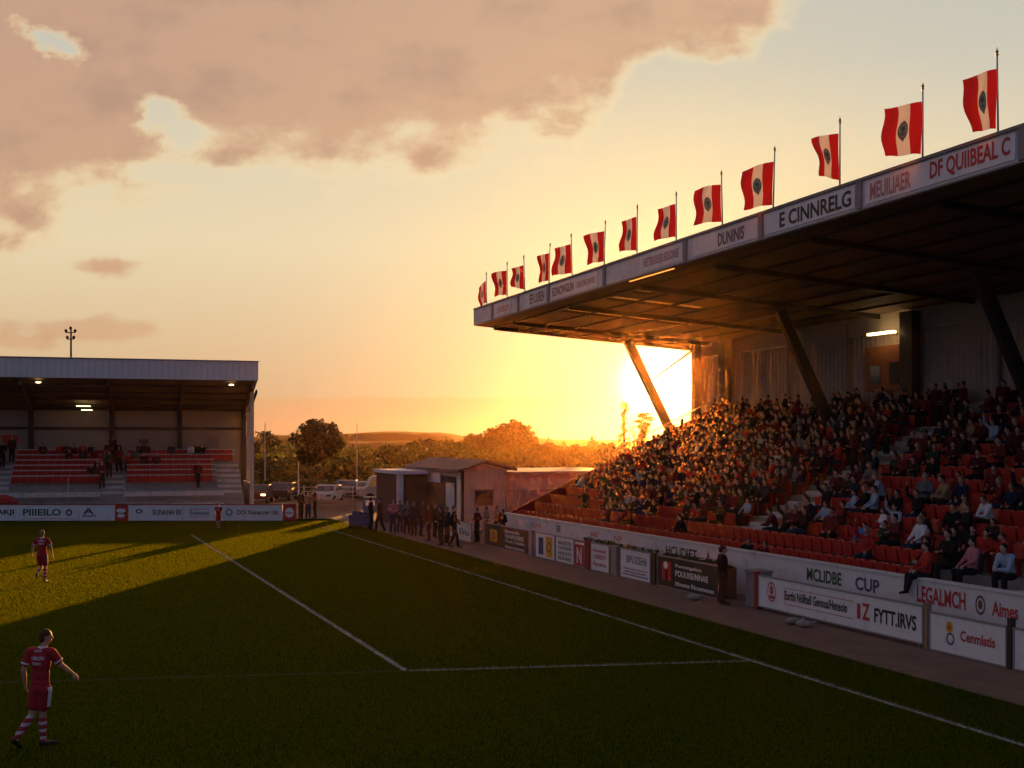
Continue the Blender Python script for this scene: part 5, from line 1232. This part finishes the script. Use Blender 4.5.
def player(J, loc, label, yaw, head_yaw, hair, voxel, marks, hs=1., long_fingers=True, backdir=None):
    B, T, H, P, Rt, up = body_prims(J, yaw, head_yaw, fingers=long_fingers)
    sleeves(T, J, False, .016); socks, cuffs = [], []
    for s in 'lr':
        P.cap(J[s + 'hip'] + V((0, 0, .02)), J[s + 'hip'].lerp(J[s + 'kn'], .60), .105, .102, 12); S = MB(); Wt = MB()
        S.cap(J[s + 'kn'] .lerp(J[s + 'an'], .10), J[s + 'kn'].lerp(J[s + 'an'], .32), .062, .067, 12); S.cap(J[s + 'kn'].lerp(J[s + 'an'], .30), J[s + 'an'], .067, .044, 12)
        a = J[s + 'sh'].lerp(J[s + 'el'], .60); b = J[s + 'sh'].lerp(J[s + 'el'], .70); Wt.tube([a, b], [.0745, .072], 14); socks.append(S); cuffs.append(Wt)
    Wt = MB(); Wt.tube([J['neck'] + V((0, 0, -.035)), J['neck'] + V((0, 0, .012))], [.074, .066], 16)
    body = remesh(B, voxel, 'body', 2); body.materials.append(skin)
    o = bpy.data.objects.new('person', body); COL.objects.link(o); o.location = loc; o.scale = (hs,) * 3; tag(o, label, 'person')
    def child(n, me, m):
        me.materials.append(m); c = bpy.data.objects.new(n, me); COL.objects.link(c); c.parent = o; return c
    tm = remesh(T, voxel, 'shirt', 3); sh_ = child('shirt', tm, kit_red); pm = remesh(P, voxel, 'shorts', 3); so = child('shorts', pm, kit_red)
    child('hair', remesh(H, voxel, 'hair', 1), hairs[hair]); child('collar', Wt.mesh('collar', smooth=True), kit_white)
    for q, s in enumerate('lr'): child('sock', remesh(socks[q], voxel, 'sock', 1), sock_m); child('boot', remesh(boot(J, s), voxel, 'boot', 1), shoe_m); child('cuff', cuffs[q].mesh('cuff', smooth=True), kit_white)
    # eyes
    ek = MB(); Hz = rotz(head_yaw)
    for s in (-1, 1): ek.ell(J['head'] + Hz @ V((.03 * s, -.082, .012)), (.013, .010, .008), 8, 5, Hz)
    child('eye', ek.mesh('eye', smooth=True), ink['black'])
    tb = BVHTree.FromPolygons([v.co for v in tm.vertices], [tuple(p.vertices) for p in tm.polygons]); pb = BVHTree.FromPolygons([v.co for v in pm.vertices], [tuple(p.vertices) for p in pm.polygons])
    d = backdir; side_ = V((0, 0, 1)).cross(d).normalized() * -1
    side_ = d.cross(V((0, 0, 1))).normalized()
    lk = MB(); ctr = J['pel'].lerp((J['lsh'] + J['rsh']) / 2, .7)
    for body_, zc, hw, hh in marks:
        me = text_mesh(body_); xs = [v.co.x for v in me.vertices]; ys = [v.co.y for v in me.vertices]
        pts = [ctr - d * 1.0 + side_ * ((v.co.x - min(xs)) / (max(xs) - min(xs)) * 2 - 1) * hw + V((0, 0, zc - ctr.z + ((v.co.y - min(ys)) / (max(ys) - min(ys)) * 2 - 1) * hh)) for v in me.vertices]
        decal(tb, pts, lk, [tuple(p.vertices) for p in me.polygons], d)
    child('lettering', lk.mesh('lettering'), kit_white)
    pk = MB()
    for rr_ in ('r', 'l'):
        ds = (V((-1, 0, 0)) if rr_ == 'r' else V((1, 0, 0)))
        hipc = J[rr_ + 'hip']; kn = J[rr_ + 'kn']
        out = (hipc - J['pel']); out.z = 0; out = out.normalized(); perp = V((-out.y, out.x, 0))
        n1, n2_ = 5, 10; pts = []
        for i in range(n2_ + 1):
            c_ = hipc.lerp(kn, -.15 + .78 * i / n2_)
            for j in range(n1 + 1): pts.append(c_ + out * .6 + perp * (-.045 + .09 * j / n1))
        decal(pb, pts, pk, [(i * (n1 + 1) + j, i * (n1 + 1) + j + 1, (i + 1) * (n1 + 1) + j + 1, (i + 1) * (n1 + 1) + j) for i in range(n2_) for j in range(n1)], -out)
    child('side_panel', pk.mesh('side_panel'), kit_white)
    return o
# nearest player: back three-quarters to us, striding right, right arm out; image right = +x, away = +y
J = dict(pel=V((-.01, 0, .95)), lsh=V((-.19, .03, 1.50)), rsh=V((.18, -.02, 1.50)), neck=V((.02, .02, 1.575)), head=V((.06, .05, 1.735)),
         lel=V((-.27, -.02, 1.22)), lha=V((-.27, .06, .97)), rel=V((.31, .05, 1.28)), rha=V((.455, .14, 1.13)), lpn=V((.7, .7, 0)), rpn=V((-.3, .5, -.8)),
         lhip=V((-.09, .03, .90)), rhip=V((.08, -.03, .90)), lkn=V((-.15, .03, .50)), lan=V((-.345, -.16, .155)), ltoe=V((-.30, -.06, .03)), rkn=V((.0, .06, .485)), ran=V((.02, .04, .088)), rtoe=V((.20, .13, .034)))
player(J, pix(41, 747), 'nearest player in red and white kit striding right with one arm out', R(155), R(118), 'brown', .011, [('CARLON', 1.53, .06, .016), ('CAIRILON', 1.42, .115, .026), ('TERIC', 1.335, .085, .020)], 1.0, True, V((.18, 1, 0)).normalized())
# middle player: seen from behind, running away, one heel kicked up
J = dict(pel=V((0, 0, .94)), lsh=V((-.19, 0, 1.47)), rsh=V((.19, .02, 1.47)), neck=V((0, .01, 1.54)), head=V((.0, .02, 1.68)),
         lel=V((-.30, -.05, 1.22)), lha=V((-.36, .04, .99)), rel=V((.29, .06, 1.21)), rha=V((.31, .10, .96)), lpn=V((1, 0, 0)), rpn=V((-1, 0, 0)),
         lhip=V((-.09, 0, .90)), rhip=V((.09, 0, .90)), lkn=V((-.07, .12, .50)), lan=V((-.08, -.22, .36)), ltoe=V((-.07, -.28, .20)), rkn=V((.09, .05, .49)), ran=V((.08, .02, .088)), rtoe=V((.10, .20, .034)))
player(J, pix(42, 582.5), 'player in red running away in the sunlit part of the pitch', R(180), R(180), 'fair', .014, [('ELMIO', 1.44, .12, .026), ('CORIN', 1.34, .10, .026)], .99, False, V((0, 1, 0)))
# far player: small, standing, facing us before the far boards
J = base_joints(); J.update(lkn=V((.07, -.02, .5)), rkn=V((-.07, -.02, .5)), lan=V((.06, .03, .085)), ran=V((-.06, .03, .085)), ltoe=V((.08, -.14, .034)), rtoe=V((-.08, -.14, .034)), lpn=V((0, 1, 0)), rpn=V((0, 1, 0)))
player(J, pix(218.5, 529.5), 'small young player in red standing before the far white boards', 0, .3, 'brown', .016, [('ELM', 1.36, .07, .03)], .80, False, V((0, 1, 0)))

# ------------------------------------------------------------------ air
hm = bpy.data.materials.new('evening_haze'); hm.use_nodes = True; k = NT(hm.node_tree); hm.node_tree.nodes.remove(hm.node_tree.nodes['Principled BSDF'])
pv = k.new('ShaderNodeVolumePrincipled'); pv.inputs['Color'].default_value = (1, .50, .18, 1); pv.inputs['Density'].default_value = HAZE_DENSITY; pv.inputs['Anisotropy'].default_value = HAZE_G
hm.node_tree.links.new(pv.outputs[0], hm.node_tree.nodes['Material Output'].inputs['Volume'])
hz_o = MB().box(-1500, 1500, -120, 1300, -1.2, 24).build('haze', hm); hz_o['kind'] = 'stuff'
